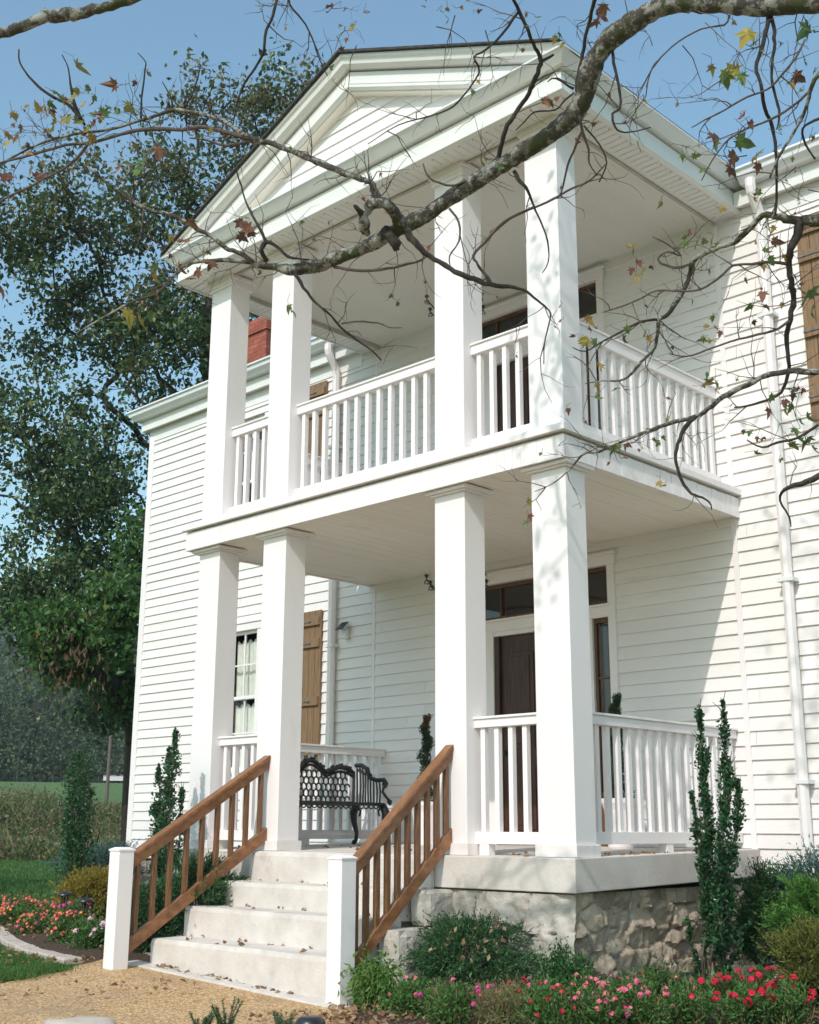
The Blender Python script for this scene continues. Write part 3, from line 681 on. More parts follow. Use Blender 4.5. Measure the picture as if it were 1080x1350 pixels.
mr.add(vs, [(0, 1, 5, 4), (1, 2, 5), (2, 3, 4, 5), (3, 0, 4), (3, 2, 1, 0)]); mr.build('main_roof', M['shingle'], H)
# chimney
cc = at(351.5, 440, 1, 4.2); cx1 = cc.x; cz = at(351.5, 414.5, 1, 4.2).z
ch = MB().box(cx1-1.0, cx1, 4.2, 4.95, 6.7, cz-.26).box(cx1-1.03, cx1+.03, 4.17, 4.98, cz-.26, cz-.18).box(cx1-1.0, cx1, 4.2, 4.95, cz-.18, cz)
ch.build('chimney', M['brick'], H)
# downspouts
def spout(x, x1, zend, w=.075, d=.055):
    def seg(pts):
        mb = MB()
        for a, b in zip(pts, pts[1:]):
            a = Vector(a); b = Vector(b); dr = (b-a).normalized(); s = Vector((1, 0, 0)); t = dr.cross(s).normalized()
            vs = []
            for q in (a-dr*.012, b+dr*.012):
                for u, v in ((-1, -.7), (-.8, -1), (.8, -1), (1, -.7), (1, .7), (.8, 1), (-.8, 1), (-1, .7)): vs.append(q+s*u*w+t*v*d)
            mb.add(vs, [(j, (j+1) % 8, 8+(j+1) % 8, 8+j) for j in range(8)]+[tuple(range(7, -1, -1)), tuple(range(8, 16))])
        return mb
    pts = [(x, P-.24, 6.41), (x, P-.24, 6.33), (x, P-.225, 6.28), (x, P-.20, 6.24), (x, P-.12, 6.13), (x, P-.095, 6.08), (x, P-.085, 6.02), (x, P-.08, zend)]
    o = MB().tube(pts, .052, 8).build('downspout', M['paint'], H)
    for z_ in (5.0, 2.4, .6):
        MB().box(x-w-.006, x+w+.006, P-.08-d-.004, P-.01, z_, z_+.035).build('strap', M['gutter'], o)
    return o
spout(.545, 0, .02); spout(-5.62, 0, .1)

# ================================================================= STEPS
S = thing('concrete_steps', (-2.45, -.65, -.98), 'flight of pale concrete steps leading up to the porch between brown handrails', 'steps')
X0, X1 = -3.70, -1.36
def stepblock(y0, y1, z0, z1, xa, xb, seed):
    n = 40; mb = MB(); ys = []
    prof = [(y0, z0), (y0-.003, z1-.035), (y0+.004, z1-.012), (y0+.022, z1), (y1, z1), (y1, z0)]
    vs = []
    for i in range(n+1):
        x = xa+(xb-xa)*i/n
        for k, (y, z) in enumerate(prof):
            a = .005 if k in (1, 2, 3) else 0
            vs.append((x, y+a*noise.noise(Vector((x*6, seed, k*.2))), z+a*noise.noise(Vector((x*5, seed+7, k*.2)))))
    m = len(prof); fs = []
    for i in range(n):
        for k in range(m):
            k2 = (k+1) % m; fs.append((i*m+k, (i+1)*m+k, (i+1)*m+k2, i*m+k2))
    fs.append(tuple(range(m-1, -1, -1))); fs.append(tuple(n*m+k for k in range(m)))
    mb.add(vs, fs); return mb
stepblock(-.135, -.097, -.30, -.006, X0+.0, X1, 1).build('landing', M['step'], S)
stepblock(-.49, -.136, -.50, -.262, X0+.03, X1-.02, 2).build('tread', M['step'], S)
stepblock(-.84, -.491, -.76, -.468, X0-.01, X1+.01, 3).build('tread', M['step'], S)
stepblock(-1.20, -.841, -1.05, -.718, X0+.02, X1, 4).build('tread', M['step'], S)
sb = MB(); 
for i, (ya, yb, za, zb) in enumerate(((-.83, -.10, -1.05, -.77), (-.48, -.10, -.765, -.51))): sb.box(X0+.12, X1-.10, ya, yb, za, zb)
sb.build('step_core', M['concrete'], S)
# stone cheek blocks beside the steps
ck = MB(); stone(ck, X1+.005, X1+.15, -.53, -.262, -.36, 'y', .03, 3, .012, 8); stone(ck, -.36, -.03, -.53, -.262, X1+.15, 'x', .03, 4, .02, 10); ck.box(X1+.005, X1+.15, -.36, -.03, -.53, -.262).build('cheek_stone', M['mlime'], S)
ck = MB(); stone(ck, X1+.02, X1+.24, -1.05, -.54, -.74, 'y', .03, 5, .015, 8); stone(ck, -.74, -.06, -1.05, -.54, X1+.24, 'x', .03, 6, .02, 12); ck.box(X1+.02, X1+.24, -.74, -.06, -1.05, -.54).build('cheek_stone', M['mlime'], S)

# ================================================================= STAIR RAILINGS
def railing(x, y0, ztop, zg, n, label, pc):
    t = thing('stair_railing', (x, pc, zg), label, 'railing', 'wooden railings of the front steps')
    px = .075; p = MB(); p.box(x-px, x+px, pc-px, pc+px, zg-.05, ztop-.03)
    po = p.build('newel_post', M['base'] if False else M['paint'], t, bevel=.006)
    c = MB(); z = ztop-.03; q = px+.006
    c.add([(x-q, pc-q, z), (x+q, pc-q, z), (x+q, pc+q, z), (x-q, pc+q, z), (x-q, pc-q, z+.012), (x+q, pc-q, z+.012), (x+q, pc+q, z+.012), (x-q, pc+q, z+.012),
           (x-.045, pc-.045, z+.03), (x+.045, pc-.045, z+.03), (x+.045, pc+.045, z+.03), (x-.045, pc+.045, z+.03)],
          [(0, 3, 2, 1), (0, 1, 5, 4), (1, 2, 6, 5), (2, 3, 7, 6), (3, 0, 4, 7), (4, 5, 9, 8), (5, 6, 10, 9), (6, 7, 11, 10), (7, 4, 8, 11), (8, 9, 10, 11)])
    c.build('cap', M['paint'], po)
    ys = pc+px; ye = -.004; zt0 = ztop-.065; zt1 = .89
    MB().beam((x, ys, zt0), (x, ye, zt1), .095, .04).build('handrail', M['railwood'], t, bevel=.008)
    MB().beam((x, ys, zt0-.041), (x, ye, zt1-.041), .06, .09).build('subrail', M['railwood'], t, bevel=.004)
    zb1 = .215; zb0 = zt0-(zt1-zb1)-.03
    br = MB().beam((x, ys, zb0+0.0), (x, ye, zb1), .05, .125).build('bottom_rail', M['railwood'], t, bevel=.005)
    for i in range(n):
        f = (i+.55)/n; y = ys+(ye-ys)*f; za = zb0+(zb1-zb0)*f-.03; zb = zt0-.12+(zt1-zt0)*f+.01
        MB().box(x-.020, x+.020, y-.020, y+.020, za, zb).build('baluster', M['balwood'], t, bevel=.002)
railing(-3.64, 0, .045, -.935, 9, 'wooden stair railing with white post on the left of the steps', -1.575)
railing(-1.27, 0, .015, -1.045, 10, 'wooden stair railing with white post on the right of the steps, nearer the shrubs', -1.20)

# ================================================================= GROUND
def pz(x): return -.985-.042*(min(max(x, -4.2), -1.2)+2.45)
def gz(x, y):
    d = math.hypot(x-CX, y-CY)
    z = pz(x)-.012
    if d > 14: z += (d-14)*.004
    if d > 45: z += (d-45)*.076 if d < 100 else 55*.076+(d-100)*.02
    return z+.03*noise.noise(Vector((x*.15, y*.15, 0)))*min(1, max(0, d-12)/8)
g = MB(); NR, NA = 70, 120; vs = [(CX, CY, -1.012)]
for i in range(NR):
    r = 1.5*(1.095**i)
    for j in range(NA):
        a = 2*math.pi*j/NA; x = CX+r*math.cos(a); y = CY+r*math.sin(a); vs.append((x, y, gz(x, y)))
fs = [(0, 1+j, 1+(j+1) % NA) for j in range(NA)]
for i in range(NR-1):
    for j in range(NA): j2 = (j+1) % NA; fs.append((1+i*NA+j, 1+(i+1)*NA+j, 1+(i+1)*NA+j2, 1+i*NA+j2))
g.add(vs, fs); setting(g.build('lawn', M['lawn'], smooth=True))
def sheet(poly, z, thick=.0, sub=None):
    mb = MB(); n = len(poly); c = np.array(poly).mean(0); K = 10; vs = [(c[0], c[1], pz(c[0])+z)]
    for k in range(1, K+1):
        for q in poly: x, y = c[0]+(q[0]-c[0])*k/K, c[1]+(q[1]-c[1])*k/K; vs.append((x, y, pz(x)+z))
    fs = [(0, 1+i, 1+(i+1) % n) for i in range(n)]
    for k in range(K-1):
        for i in range(n): j = (i+1) % n; fs.append((1+k*n+i, 1+(k+1)*n+i, 1+(k+1)*n+j, 1+k*n+j))
    mb.add(vs, fs); return mb
def gp(u, v, z=-1.0): p = at(u, v, 2, z); return (p.x, p.y)
# path of tan pebble aggregate in front of the steps
pp = [gp(-60, 1318), gp(0, 1307), gp(60, 1294), gp(110, 1284), gp(137, 1278), (-3.9, -1.24), (-1.10, -1.24), gp(470, 1333), (-.45, -1.9), (.9, -3.1), (3.5, -3.4), (7, -4.2), (10, -8), (6, -14), (-6, -12), (-8, -6), (-5, -4.2)]  # unseen stretch around the camera added to bounce light up to the porch
pp = [(a[0]+(b[0]-a[0])*f, a[1]+(b[1]-a[1])*f) for a, b in zip(pp, pp[1:]+pp[:1]) for f in (0, .25, .5, .75)]
setting(sheet(pp, .0).build('path', M['path']))
kb = MB().box(-3.88, -1.12, -1.37, -1.19, 0, .05)
kb.v = [(x, y, z+pz(x)-.037) for x, y, z in kb.v]; setting(kb.build('kerb', M['step'], bevel=.004))
# planting beds (mulch)
def bed(poly, name, seed):
    # gently mounded mulch
    pts = np.array(poly); c = pts.mean(0); mb = MB(); n = len(poly); K = 14; vs = [(c[0], c[1], gz(*c)+.045)]
    for k in range(1, K+1):
        f = k/K
        for i in range(n):
            q = c+(pts[i]-c)*f; zz = gz(q[0], q[1])+.045-.05*f**4+.018*noise.noise(Vector((q[0]*5, q[1]*5, seed)))*(1-f**6); vs.append((q[0], q[1], zz))
    fs = [(0, 1+i, 1+(i+1) % n) for i in range(n)]
    for k in range(K-1):
        for i in range(n): j = (i+1) % n; fs.append((1+k*n+i, 1+(k+1)*n+i, 1+(k+1)*n+j, 1+k*n+j))
    mb.add(vs, fs); return setting(mb.build(name, M['mulch'], smooth=True))
def dens(poly, m=6):
    out = []
    for a, b in zip(poly, poly[1:]+poly[:1]):
        for i in range(m): f = i/m; out.append((a[0]+(b[0]-a[0])*f, a[1]+(b[1]-a[1])*f))
    return out
bed(dens([(-1.14, -1.42), (-1.10, .3), (-.3, .3), (-.3, P+.1), (3.5, P+.1), (3.9, 0), (2.6, -1.2), (.9, -2.2), (-.45, -1.92)]), 'planting_bed', 1)
bed(dens([(-4.05, -1.38), (-3.72, -1.2), (-3.72, .1), (-4.9, .3), (-5.0, P+.1), (-10.6, P+.1), (-10.9, 1.6), gp(0, 1195), gp(-8, 1232), gp(22, 1258), gp(80, 1272), gp(120, 1285)]), 'planting_bed', 2)
# edging stones along the left bed
edge = [gp(u, v) for u, v in ((-30, 1215), (-5, 1238), (12, 1254), (40, 1268), (75, 1277), (108, 1284))]
rnd = random.Random(2); E2 = []
for a, b in zip(edge, edge[1:]):
    for i in range(6): f = i/6; E2.append((a[0]+(b[0]-a[0])*f, a[1]+(b[1]-a[1])*f))
acc = 0; last = E2[0]; es = []
for q in E2[1:]:
    if math.hypot(q[0]-last[0], q[1]-last[1]) > .30: es.append((last, q)); last = q
for k, (a, b) in enumerate(es):
    mb = MB(); d = Vector((b[0]-a[0], b[1]-a[1], 0)); L = d.length; d.normalize(); nn = Vector((-d.y, d.x, 0)); c = Vector(((a[0]+b[0])/2, (a[1]+b[1])/2, 0)); hw = .085+rnd.uniform(-.01, .01)
    vs = []
    for z_, s in ((-1.05, 1), (-.895, 1), (-.88, .9)):
        for su, sv in ((-1, -1), (1, -1), (1, 1), (-1, 1)):
            q = c+d*su*(L/2-.008)*s+nn*sv*hw*s; vs.append((q.x+rnd.uniform(-.006, .006), q.y+rnd.uniform(-.006, .006), z_+rnd.uniform(-.004, .004)))
    fs = [(8, 9, 10, 11)]+[(i+4*l, (i+1) % 4+4*l, (i+1) % 4+4*l+4, i+4*l+4) for l in (0, 1) for i in range(4)]
    mb.add(vs, fs); tag(mb.build('edging_stone', M['edging'], bevel=.006), 'pale edging stone in the curved border of the left flower bed', 'stone', 'edging stones along the left bed')

# ================================================================= ROCKS
def rock(c, r, seed, label, mat='lime', name='rock', flat=1.0):
    mb = MB(); n, m = 14, 20; vs = []
    for i in range(n+1):
        th = math.pi*i/n
        for j in range(m):
            ph = 2*math.pi*j/m; d = Vector((math.sin(th)*math.cos(ph), math.sin(th)*math.sin(ph), math.cos(th)))
            d2 = Vector([math.copysign(abs(x)**.6, x) for x in d]); k = 1+.22*noise.noise(d*1.5+Vector((seed, 0, 0)))+.09*noise.noise(d*5+Vector((seed, 3, 0)))
            vs.append((c[0]+d2.x*r[0]*k, c[1]+d2.y*r[1]*k, c[2]+d2.z*r[2]*k))
    fs = [(i*m+j, (i+1)*m+j, (i+1)*m+(j+1) % m, i*m+(j+1) % m) for i in range(n) for j in range(m)]
    mb.add(vs, fs); return tag(mb.build(name, M[mat], smooth=True), label, 'stone')
q = gp(106, 1362, -.93); rock((q[0], q[1], -.97), (.27, .16, .12), 3, 'weathered grey rock at the near edge of the pebble path', 'edging')
q = gp(1000, 1296); rock((q[0], q[1], -.97), (.36, .16, .09), 5, 'long grey stone lying behind the red flowers on the right')
q = at(875, 1290, 2, -.9); rock((q[0], q[1], -.96), (.14, .09, .06), 8, 'small pale stone lying beside the path light under the porch', 'lime')
q = gp(585, 1242); rock((q[0]-.03, -.22, -.90), (.16, .12, .16), 9, 'rough broken stone against the steps behind the juniper', 'rubble')
q = gp(328, 1233); rock((-4.15, -.8, -.95), (.18, .14, .05), 12, 'flat stone in the mulch beside the left railing', 'lime')

# ================================================================= PATH LIGHTS
def path_light(x, y, z0, h, label):
    t = thing('path_light', (x, y, z0), label, 'path light', 'black solar path lights in the beds')
    MB().tube([(x, y, z0-.05), (x, y, z0+h-.13)], .008, 8).build('stake', M['plastic'], t)
    MB().lathe((x, y, z0+h-.13), [(.02, 0), (.035, .01), (.042, .085), (.05, .09)], 14).build('lantern', M['glass'], t, smooth=True)
    MB().lathe((x, y, z0+h-.128), [(.012, 0), (.014, .07), (.01, .08)], 8).build('lamp', M['plastic'], t)
    cg = MB()
    for i in range(4):
        a = i*math.pi/2+.4; cg.tube([(x+.037*math.cos(a), y+.037*math.sin(a), z0+h-.125), (x+.048*math.cos(a), y+.048*math.sin(a), z0+h-.035)], .004, 5)
    cg.lathe((x, y, z0+h-.137), [(.03, 0), (.04, .008), (.036, .014)], 14); cg.build('cage', M['plastic'], t)
    MB().lathe((x, y, z0+h-.04), [(.085, 0), (.086, .01), (.07, .03), (.055, .04), (.05, .042)], 20).build('cap', M['plastic'], t, smooth=True)
for u, vt, Y_, z0_, lb in ((86, 1176, -.35, -.93, 'black solar path light farther left, in front of the golden shrub'), (113, 1184, -.62, -.93, 'black solar path light nearer the white newel post')):
    p1 = at(u, vt, 1, Y_); path_light(p1.x, Y_, z0_, p1.z-z0_, lb)
p1 = at(905, 1283, 2, -.84); path_light(p1.x, p1.y, -1.0, .16, 'low black path light by the stone foundation')
x, y = gp(408, 1392); path_light(x, y, -1.0, .2, 'black path light cut off by the bottom edge beside the spruce seedlings')
# ================================================================= BENCH
bx0, bx1, by0, by1 = -4.63, -4.19, .74, 2.10
t = thing('iron_bench', ((bx0+bx1)/2, (by0+by1)/2, .03), 'ornate black cast-iron bench on the porch behind the second column', 'bench')
def arc(c, r, a0, a1, n=10, plane='yz'):
    out = []
    for i in range(n+1):
        a = a0+(a1-a0)*i/n; u, v = r*math.cos(a), r*math.sin(a)
        out.append((c[0], c[1]+u, c[2]+v) if plane == 'yz' else (c[0]+u, c[1], c[2]+v))
    return out
def spiral(c, r, a0, turns, n=18, plane='yz'):
    out = []
    for i in range(n+1):
        f = i/n; a = a0+turns*2*math.pi*f; rr = r*(1-f*.8); u, v = rr*math.cos(a), rr*math.sin(a)
        out.append((c[0], c[1]+u, c[2]+v) if plane == 'yz' else (c[0]+u, c[1], c[2]+v))
    return out
se = MB(); se.box(bx0+.02, bx1+.02, by0, by1, .455, .475)
se.tube([(bx1+.02, by0, .465), (bx1+.02, by1, .465)], .018, 8); se.tube([(bx0, by0, .465), (bx0, by1, .465)], .015, 8)
y = by0+.04
while y < by1: se.tube(arc((bx1+.02, y, .45), .034, math.pi, 2*math.pi, 6), .008, 5); y += .075
se.build('seat', M['iron'], t, smooth=False)
bk = MB(); NB = int((by1-by0-.1)/.072); zb = .50
def top(y):
    s = (y-by0)/(by1-by0); return .80+.07*abs(math.sin(s*math.pi*3))+.06*math.exp(-((s-.5)/.12)**2)
for r_ in range(5):
    z0 = .52+r_*.068
    for i in range(NB):
        y = by0+.08+i*.072+(r_ % 2)*.036
        if y > by1-.1: continue
        bk.tube(arc((bx0, y, z0), .034, 0, math.pi, 8), .0095, 5); bk.tube([(bx0, y-.034, z0), (bx0, y-.034, z0-.034)], .009, 4)
bk.tube([(bx0, by0+.04, .49), (bx0, by1-.04, .49)], .012, 6)
pts = [(bx0, by0+.03+(by1-by0-.06)*i/60, top(by0+.03+(by1-by0-.06)*i/60)) for i in range(61)]
bk.tube(pts, .024, 7)
bk.tube([(p[0], p[1], p[2]-.045) for p in pts], .016, 6)
for i in range(2, 60, 2):
    p = pts[i]; bk.tube(spiral((bx0-.0, p[1], p[2]+.012), .03, i, 1.0, 9), .013, 5)
for y in (by0+.03, by1-.03): bk.tube([(bx0, y, .40), (bx0, y, top(y)+.02)], .016, 6)
bk.build('backrest', M['iron'], t)
for y, s in ((by1, 1), (by0, -1)):
    a = MB(); pr = [(bx0, .90), (bx0+.10, .90), (bx0+.19, .86), (bx0+.23, .76), (bx0+.34, .73), (bx0+.46, .73), (bx0+.50, .69), (bx0+.47, .65)]
    a.tube([(x, y, z) for x, z in pr], .024, 7)
    a.tube(spiral((bx0+.47, y, .685), .035, .3, 1.2, 12, 'xz'), .012, 6)
    a.tube([(bx0+.46, y, .66), (bx0+.44, y, .60), (bx0+.50, y, .54), (bx0+.55, y, .50), (bx0+.56, y, .455)], .016, 6)
    a.tube(spiral((bx0+.555, y, .495), .035, 2, 1.1, 10, 'xz'), .012, 6)
    for i in range(9):
        x = bx0+.03+i*.045; zt_ = np.interp(x, [q[0] for q in pr[:6]], [q[1] for q in pr[:6]])
        a.tube([(x, y, .47), (x+.012*math.sin(i), y, (zt_+.47)/2), (x-.01, y, zt_)], .011, 5)
    for i in range(6): a.tube(spiral((bx0+.04+i*.04, y, .84-.01*i), .02, i, 1, 7, 'xz'), .01, 4)
    a.build('armrest', M['iron'], t)
    for xl, nm in ((bx1, 1), (bx0+.02, -1)):
        l = MB(); l.tube([(xl, y, .455), (xl+nm*.05, y, .38), (xl+nm*.035, y, .28), (xl-nm*.01, y, .16), (xl+nm*.0, y, .08), (xl+nm*.04, y, .045)], [.042, .046, .034, .023, .022, .028], 8)
        l.tube(spiral((xl+nm*.03, y, .065), .024, 4.5, nm*1.0, 8, 'xz'), .011, 6)
        l.tube([(xl, y, .44), (xl-nm*.07, y, .40), (xl-nm*.05, y, .34)], .012, 6)
        l.build('leg', M['iron'], t, smooth=True)
# ================================================================= CHANDELIERS, SOLAR LIGHT
def chandelier(z, zc, label, arm):
    c = (-2.35, 1.30); t = thing('porch_chandelier', (c[0], c[1], zc), label, 'chandelier', 'black iron chandeliers under the porch ceilings')
    MB().tube([(c[0], c[1], zc), (c[0], c[1], z-.10)], .01, 8).lathe((c[0], c[1], z-.16), [(.005, 0), (.03, .03), (.04, .07), (.015, .11)], 12).build('stem', M['iron'], t)
    for i in range(6):
        a = i*math.pi/3+.12; dx, dy = math.cos(a), math.sin(a); P3 = []
        for s, zz in ((.02, -.06), (.12, -.12), (.24, -.10), (arm, -.02), (arm, 0)): P3.append((c[0]+dx*s, c[1]+dy*s, z+zz))
        m = MB().tube(P3, .008, 6)
        sp = spiral((0, 0, 0), .035, -.5, 1.1, 12)
        m.tube([(c[0]+dx*(arm-.01+q[1]*.9), c[1]+dy*(arm-.01+q[1]*.9), z-.05+q[2]) for q in sp], .006, 5)
        o = m.build('arm', M['iron'], t)
        MB().lathe((c[0]+dx*arm, c[1]+dy*arm, z), [(.010, 0), (.024, .022), (.024, .027), (.010, .028), (.010, .04)], 12).build('cup', M['iron'], o)
        MB().lathe((c[0]+dx*arm, c[1]+dy*arm, z+.05), [(.009, 0), (.013, .02), (.012, .045), (.003, .075)], 10).build('bulb', M['glass'], o)
chandelier(2.62, 3.11, 'iron chandelier under the ground floor ceiling, mostly behind the third column', .33)
chandelier(5.62, 6.26, 'iron chandelier under the balcony ceiling, behind the third upper column', .33)
q = at(460, 829, 1, P); t = thing('solar_wall_light', (q.x, P-.02, q.z), 'small white solar floodlight on the siding beside the left downspout', 'wall light')
MB().box(q.x-.035, q.x+.035, P-.09, P-.02, q.z-.13, q.z-.02).box(q.x-.01, q.x+.01, P-.12, P-.05, q.z-.03, q.z+.02).build('body', M['gutter'], t, bevel=.006)
pm = MB(); pm.add([(q.x-.06, P-.17, q.z-.03), (q.x+.06, P-.17, q.z-.03), (q.x+.06, P-.06, q.z+.07), (q.x-.06, P-.06, q.z+.07), (q.x-.06, P-.177, q.z-.022), (q.x+.06, P-.177, q.z-.022), (q.x+.06, P-.067, q.z+.078), (q.x-.06, P-.067, q.z+.078)], [(0, 3, 2, 1), (4, 5, 6, 7), (0, 1, 5, 4), (1, 2, 6, 5), (2, 3, 7, 6), (3, 0, 4, 7)])
pm.build('solar_panel', M['solar'], t)
# ================================================================= SHRUBS AND FLOWERS
def rg(s): return np.random.default_rng(s)
def holly(base, tops, label, seed, nleaf=520, wid=.085, dens_=1.0, group='columnar hollies beside the porch', low=.0):
    r = rg(seed); t = thing('columnar_holly', base, label, 'shrub', group); st = MB(); lf = MB()
    for k, (tp, h, wf) in enumerate(tops):
        b = np.array(base)+np.array([r.normal()*.05, r.normal()*.05, -.03]); tp = np.array(tp); n = 7
        pts = [b+(tp-b)*(i/n)+np.append(r.normal(size=2)*.018*(1 if 0 < i < n else 0), 0) for i in range(n+1)]
        st.tube(pts, [.012*(1-i/n*.75) for i in range(n+1)], 5)
        L = np.linalg.norm(tp-b); N = int(nleaf*L*wf/.8*dens_)
        s = r.random(N); s = h+(1-h)*s; cl = .55+.45*np.sin(s*L*22+k*2)+.25*np.sin(s*L*57+k)
        s = s[r.random(N) < np.clip(cl, .25, 1)*np.where(s < .35, .55, 1)]
        f = s*n; i0 = np.clip(f.astype(int), 0, n-1); A = np.array(pts); C = A[i0]+(A[i0+1]-A[i0])*(f-i0)[:, None]
        w_ = wid*wf*(1.08-.7*s**6)*(.8+.3*np.sin(s*L*15+k*3)); off = r.normal(size=(len(s), 3))*.5; off = off/np.maximum(1, np.linalg.norm(off, axis=1, keepdims=True)/1.25)
        C = C+off*w_[:, None]
        leaf_quads(lf, C, .036, r, .62, np.stack([off[:, 0], off[:, 1], np.full(len(s), .7)], 1), 1.2)
        for q in range(int(L*16*wf)):
            ss = h+(1-h)*r.random(); j = min(int(ss*n), n-1); c = A[j]+(A[j+1]-A[j])*(ss*n-j); d = r.normal(size=3); d[2] = 1.6+abs(d[2]); d = d/np.linalg.norm(d)
            st.tube([c, c+d*.06*wf, c+d*.11*wf], [.004, .003, .002], 4)
    st.build('stems', M['twig'], t); lf.build('foliage', M['lf_holly'], t); return t
def T(u, v, y): p = at(u, v, 1, y); return (p.x, p.y, p.z)
b = (.47, 1.10, -.98)
holly(b, [(T(921, 930, 1.08), .12, 1.0), (T(953, 924, 1.12), .14, 1.0), (T(974, 1028, 1.15), .22, 1.0), (T(911, 1045, 1.05), .16, .8), (T(934, 985, 1.1), .30, .7), (T(962, 1000, 1.1), .20, .9), (T(928, 1100, 1.0), .1, .8), (T(990, 1215, 1.2), .1, .6), (T(905, 1210, 1.0), .2, .5), (T(945, 1150, 1.0), .1, .9)],
      'tall open columnar holly with bare lower stems at the right end of the porch', 1, 1050, .060)
holly((-4.52, -.50, -.97), [(T(232, 963, -.45), .05, 1.1), (T(209, 1008, -.5), .05, .9), (T(224, 985, -.42), .05, 1.1), (T(240, 1040, -.4), .1, .8), (T(203, 1060, -.5), .08, .9), (T(218, 1070, -.45), .05, 1.1)],
      'narrow dark holly standing against the front left column behind the railing', 2, 1200, .08)
bx = at(103, 1160, 2, -.98); bx = Vector((-9.9, .95, -.97))
bx = at(100, 1165, 1, 1.0)
holly((bx.x, 1.0, -.97), [(T(108, 985, 1.0), .03, 1.6), (T(118, 1000, 1.0), .03, 1.3), (T(97, 995, 1.0), .03, 1.3), (T(103, 1010, 1.05), .03, 1.6), (T(121, 1040, 1.0), .03, 1.0), (T(94, 1050, 1.0), .03, 1.1)],
      'dense upright holly at the left corner of the house in front of the field', 3, 1000, .12)
def conifer(c, r, mat, label, seed, n=700, l=.16, name='juniper', up=.5, wn=.0042, shape=.35, group=None, stems=True, droop=0.0, needle=.05, cat='shrub', clump=.75):
    g_ = rg(seed); t = thing(name, (c[0], c[1], c[2]-r[2]*.7), label, cat, group); lf = MB(); st = MB()
    C, d = ell(g_, n, (0, 0, 0), (1, 1, 1), shape)
    K_ = max(12, n//28); cc, cdd = ell(g_, K_, (0, 0, 0), (1, 1, 1), .55); jj = g_.integers(0, K_, n); sel = g_.random(n) < clump; C[sel] = cc[jj[sel]]+g_.normal(size=(int(sel.sum()), 3))*np.array([.15, .15, .07]); d = unit(C); k = 1+.28*np.array([noise.noise(Vector((x[0]*2.2, x[1]*2.2, x[2]*2.2+seed))) for x in d])
    k = k*(1+.18*np.array([noise.noise(Vector((x[0]*6, x[1]*6, x[2]*6+seed))) for x in d])); C = C*k[:, None]; keep = C[:, 2] > -.75; C = C[keep]; d = d[keep]
    Cw = np.array(c)+C*np.array(r)
    dr = unit(d*np.array([1, 1, .6])+np.array([0, 0, up])+g_.normal(size=d.shape)*.3)
    m = 16; B = []; DD = []; LL = []
    for j in range(m):
        s = (j+g_.random(len(Cw)))/m; ll = l*(.7+.6*g_.random(len(Cw))); pos = Cw+dr*(s*ll)[:, None]-np.array([0, 0, 1])*(droop*s*s*ll)[:, None]
        sd = g_.normal(size=dr.shape); B.append(pos); DD.append(unit(dr*1.1+sd*.55)); LL.append(needle*(1.15-.5*s)*(.7+.6*g_.random(len(Cw))))
    blades(lf, np.concatenate(B), np.concatenate(DD), np.concatenate(LL), wn, g_, bend=.25)
    if stems:
        for i in g_.choice(len(Cw), min(60, len(Cw)), replace=False):
            b0 = np.array([c[0], c[1], c[2]-r[2]*.75]); e = Cw[i]; mm = (b0+e)/2+g_.normal(size=3)*.03-np.array([0, 0, .04]); st.tube([b0, mm, e], [.012, .008, .003], 4)
        st.build('stems', M['twig'], t)
    lf.build('foliage', M[mat], t); return t
def px(u, v, y): p = at(u, v, 1, y); return (p.x, p.y, p.z)
conifer(px(620, 1266, -.42), (.40, .32, .29), 'lf_juniper', 'spreading dark green juniper in front of the limestone foundation', 11, 1900, .13, up=.12, needle=.036, droop=.25, wn=.0034)
conifer(px(1010, 1225, 1.75), (.17, .16, .36), 'lf_juniper', 'dark blue-green upright juniper behind the tall holly by the right wall', 12, 800, .2, up=.9, group='junipers')
conifer(px(1086, 1165, 1.9), (.22, .2, .15), 'lf_blue', 'pale blue juniper tips at the right edge just under the siding', 18, 350, .22, up=.7)
conifer(px(1092, 1212, 1.3), (.33, .28, .20), 'lf_lime', 'bright lime green cypress at the right edge above the golden one', 13, 1000, .14, 'cypress_shrub', up=.5)
conifer(px(1092, 1275, .9), (.27, .26, .22), 'lf_olive', 'olive and gold cypress at the right edge above the red flowers', 14, 1000, .13, 'cypress_shrub', up=.7)
conifer(px(126, 1183, .35), (.40, .38, .27), 'lf_gold', 'rounded golden yellow cypress shrub behind the path lights', 15, 2600, .075, 'golden_shrub', up=.5, needle=.028, shape=.55, clump=.35)
conifer(px(128, 1139, 2.0), (.62, .45, .22), 'lf_blue', 'low blue-green juniper behind the golden shrub', 16, 900, .15, up=.4, needle=.05)
conifer(px(200, 1215, -.75), (.24, .24, .30), 'lf_juniper', 'dark juniper between the left railing and the porch wall', 17, 700, .15, up=.6)
conifer(px(262, 1185, -.55), (.34, .28, .30), 'lf_juniper', 'dark juniper beside the upper steps behind the left railing', 19, 900, .16, up=.6)
conifer(px(395, 1105, 2.9-.35), (.01, .01, .01), 'lf_lime', 'tuft of green leaves behind the iron bench', 20, 6, .05, 'plant_tuft', stems=False) if False else None
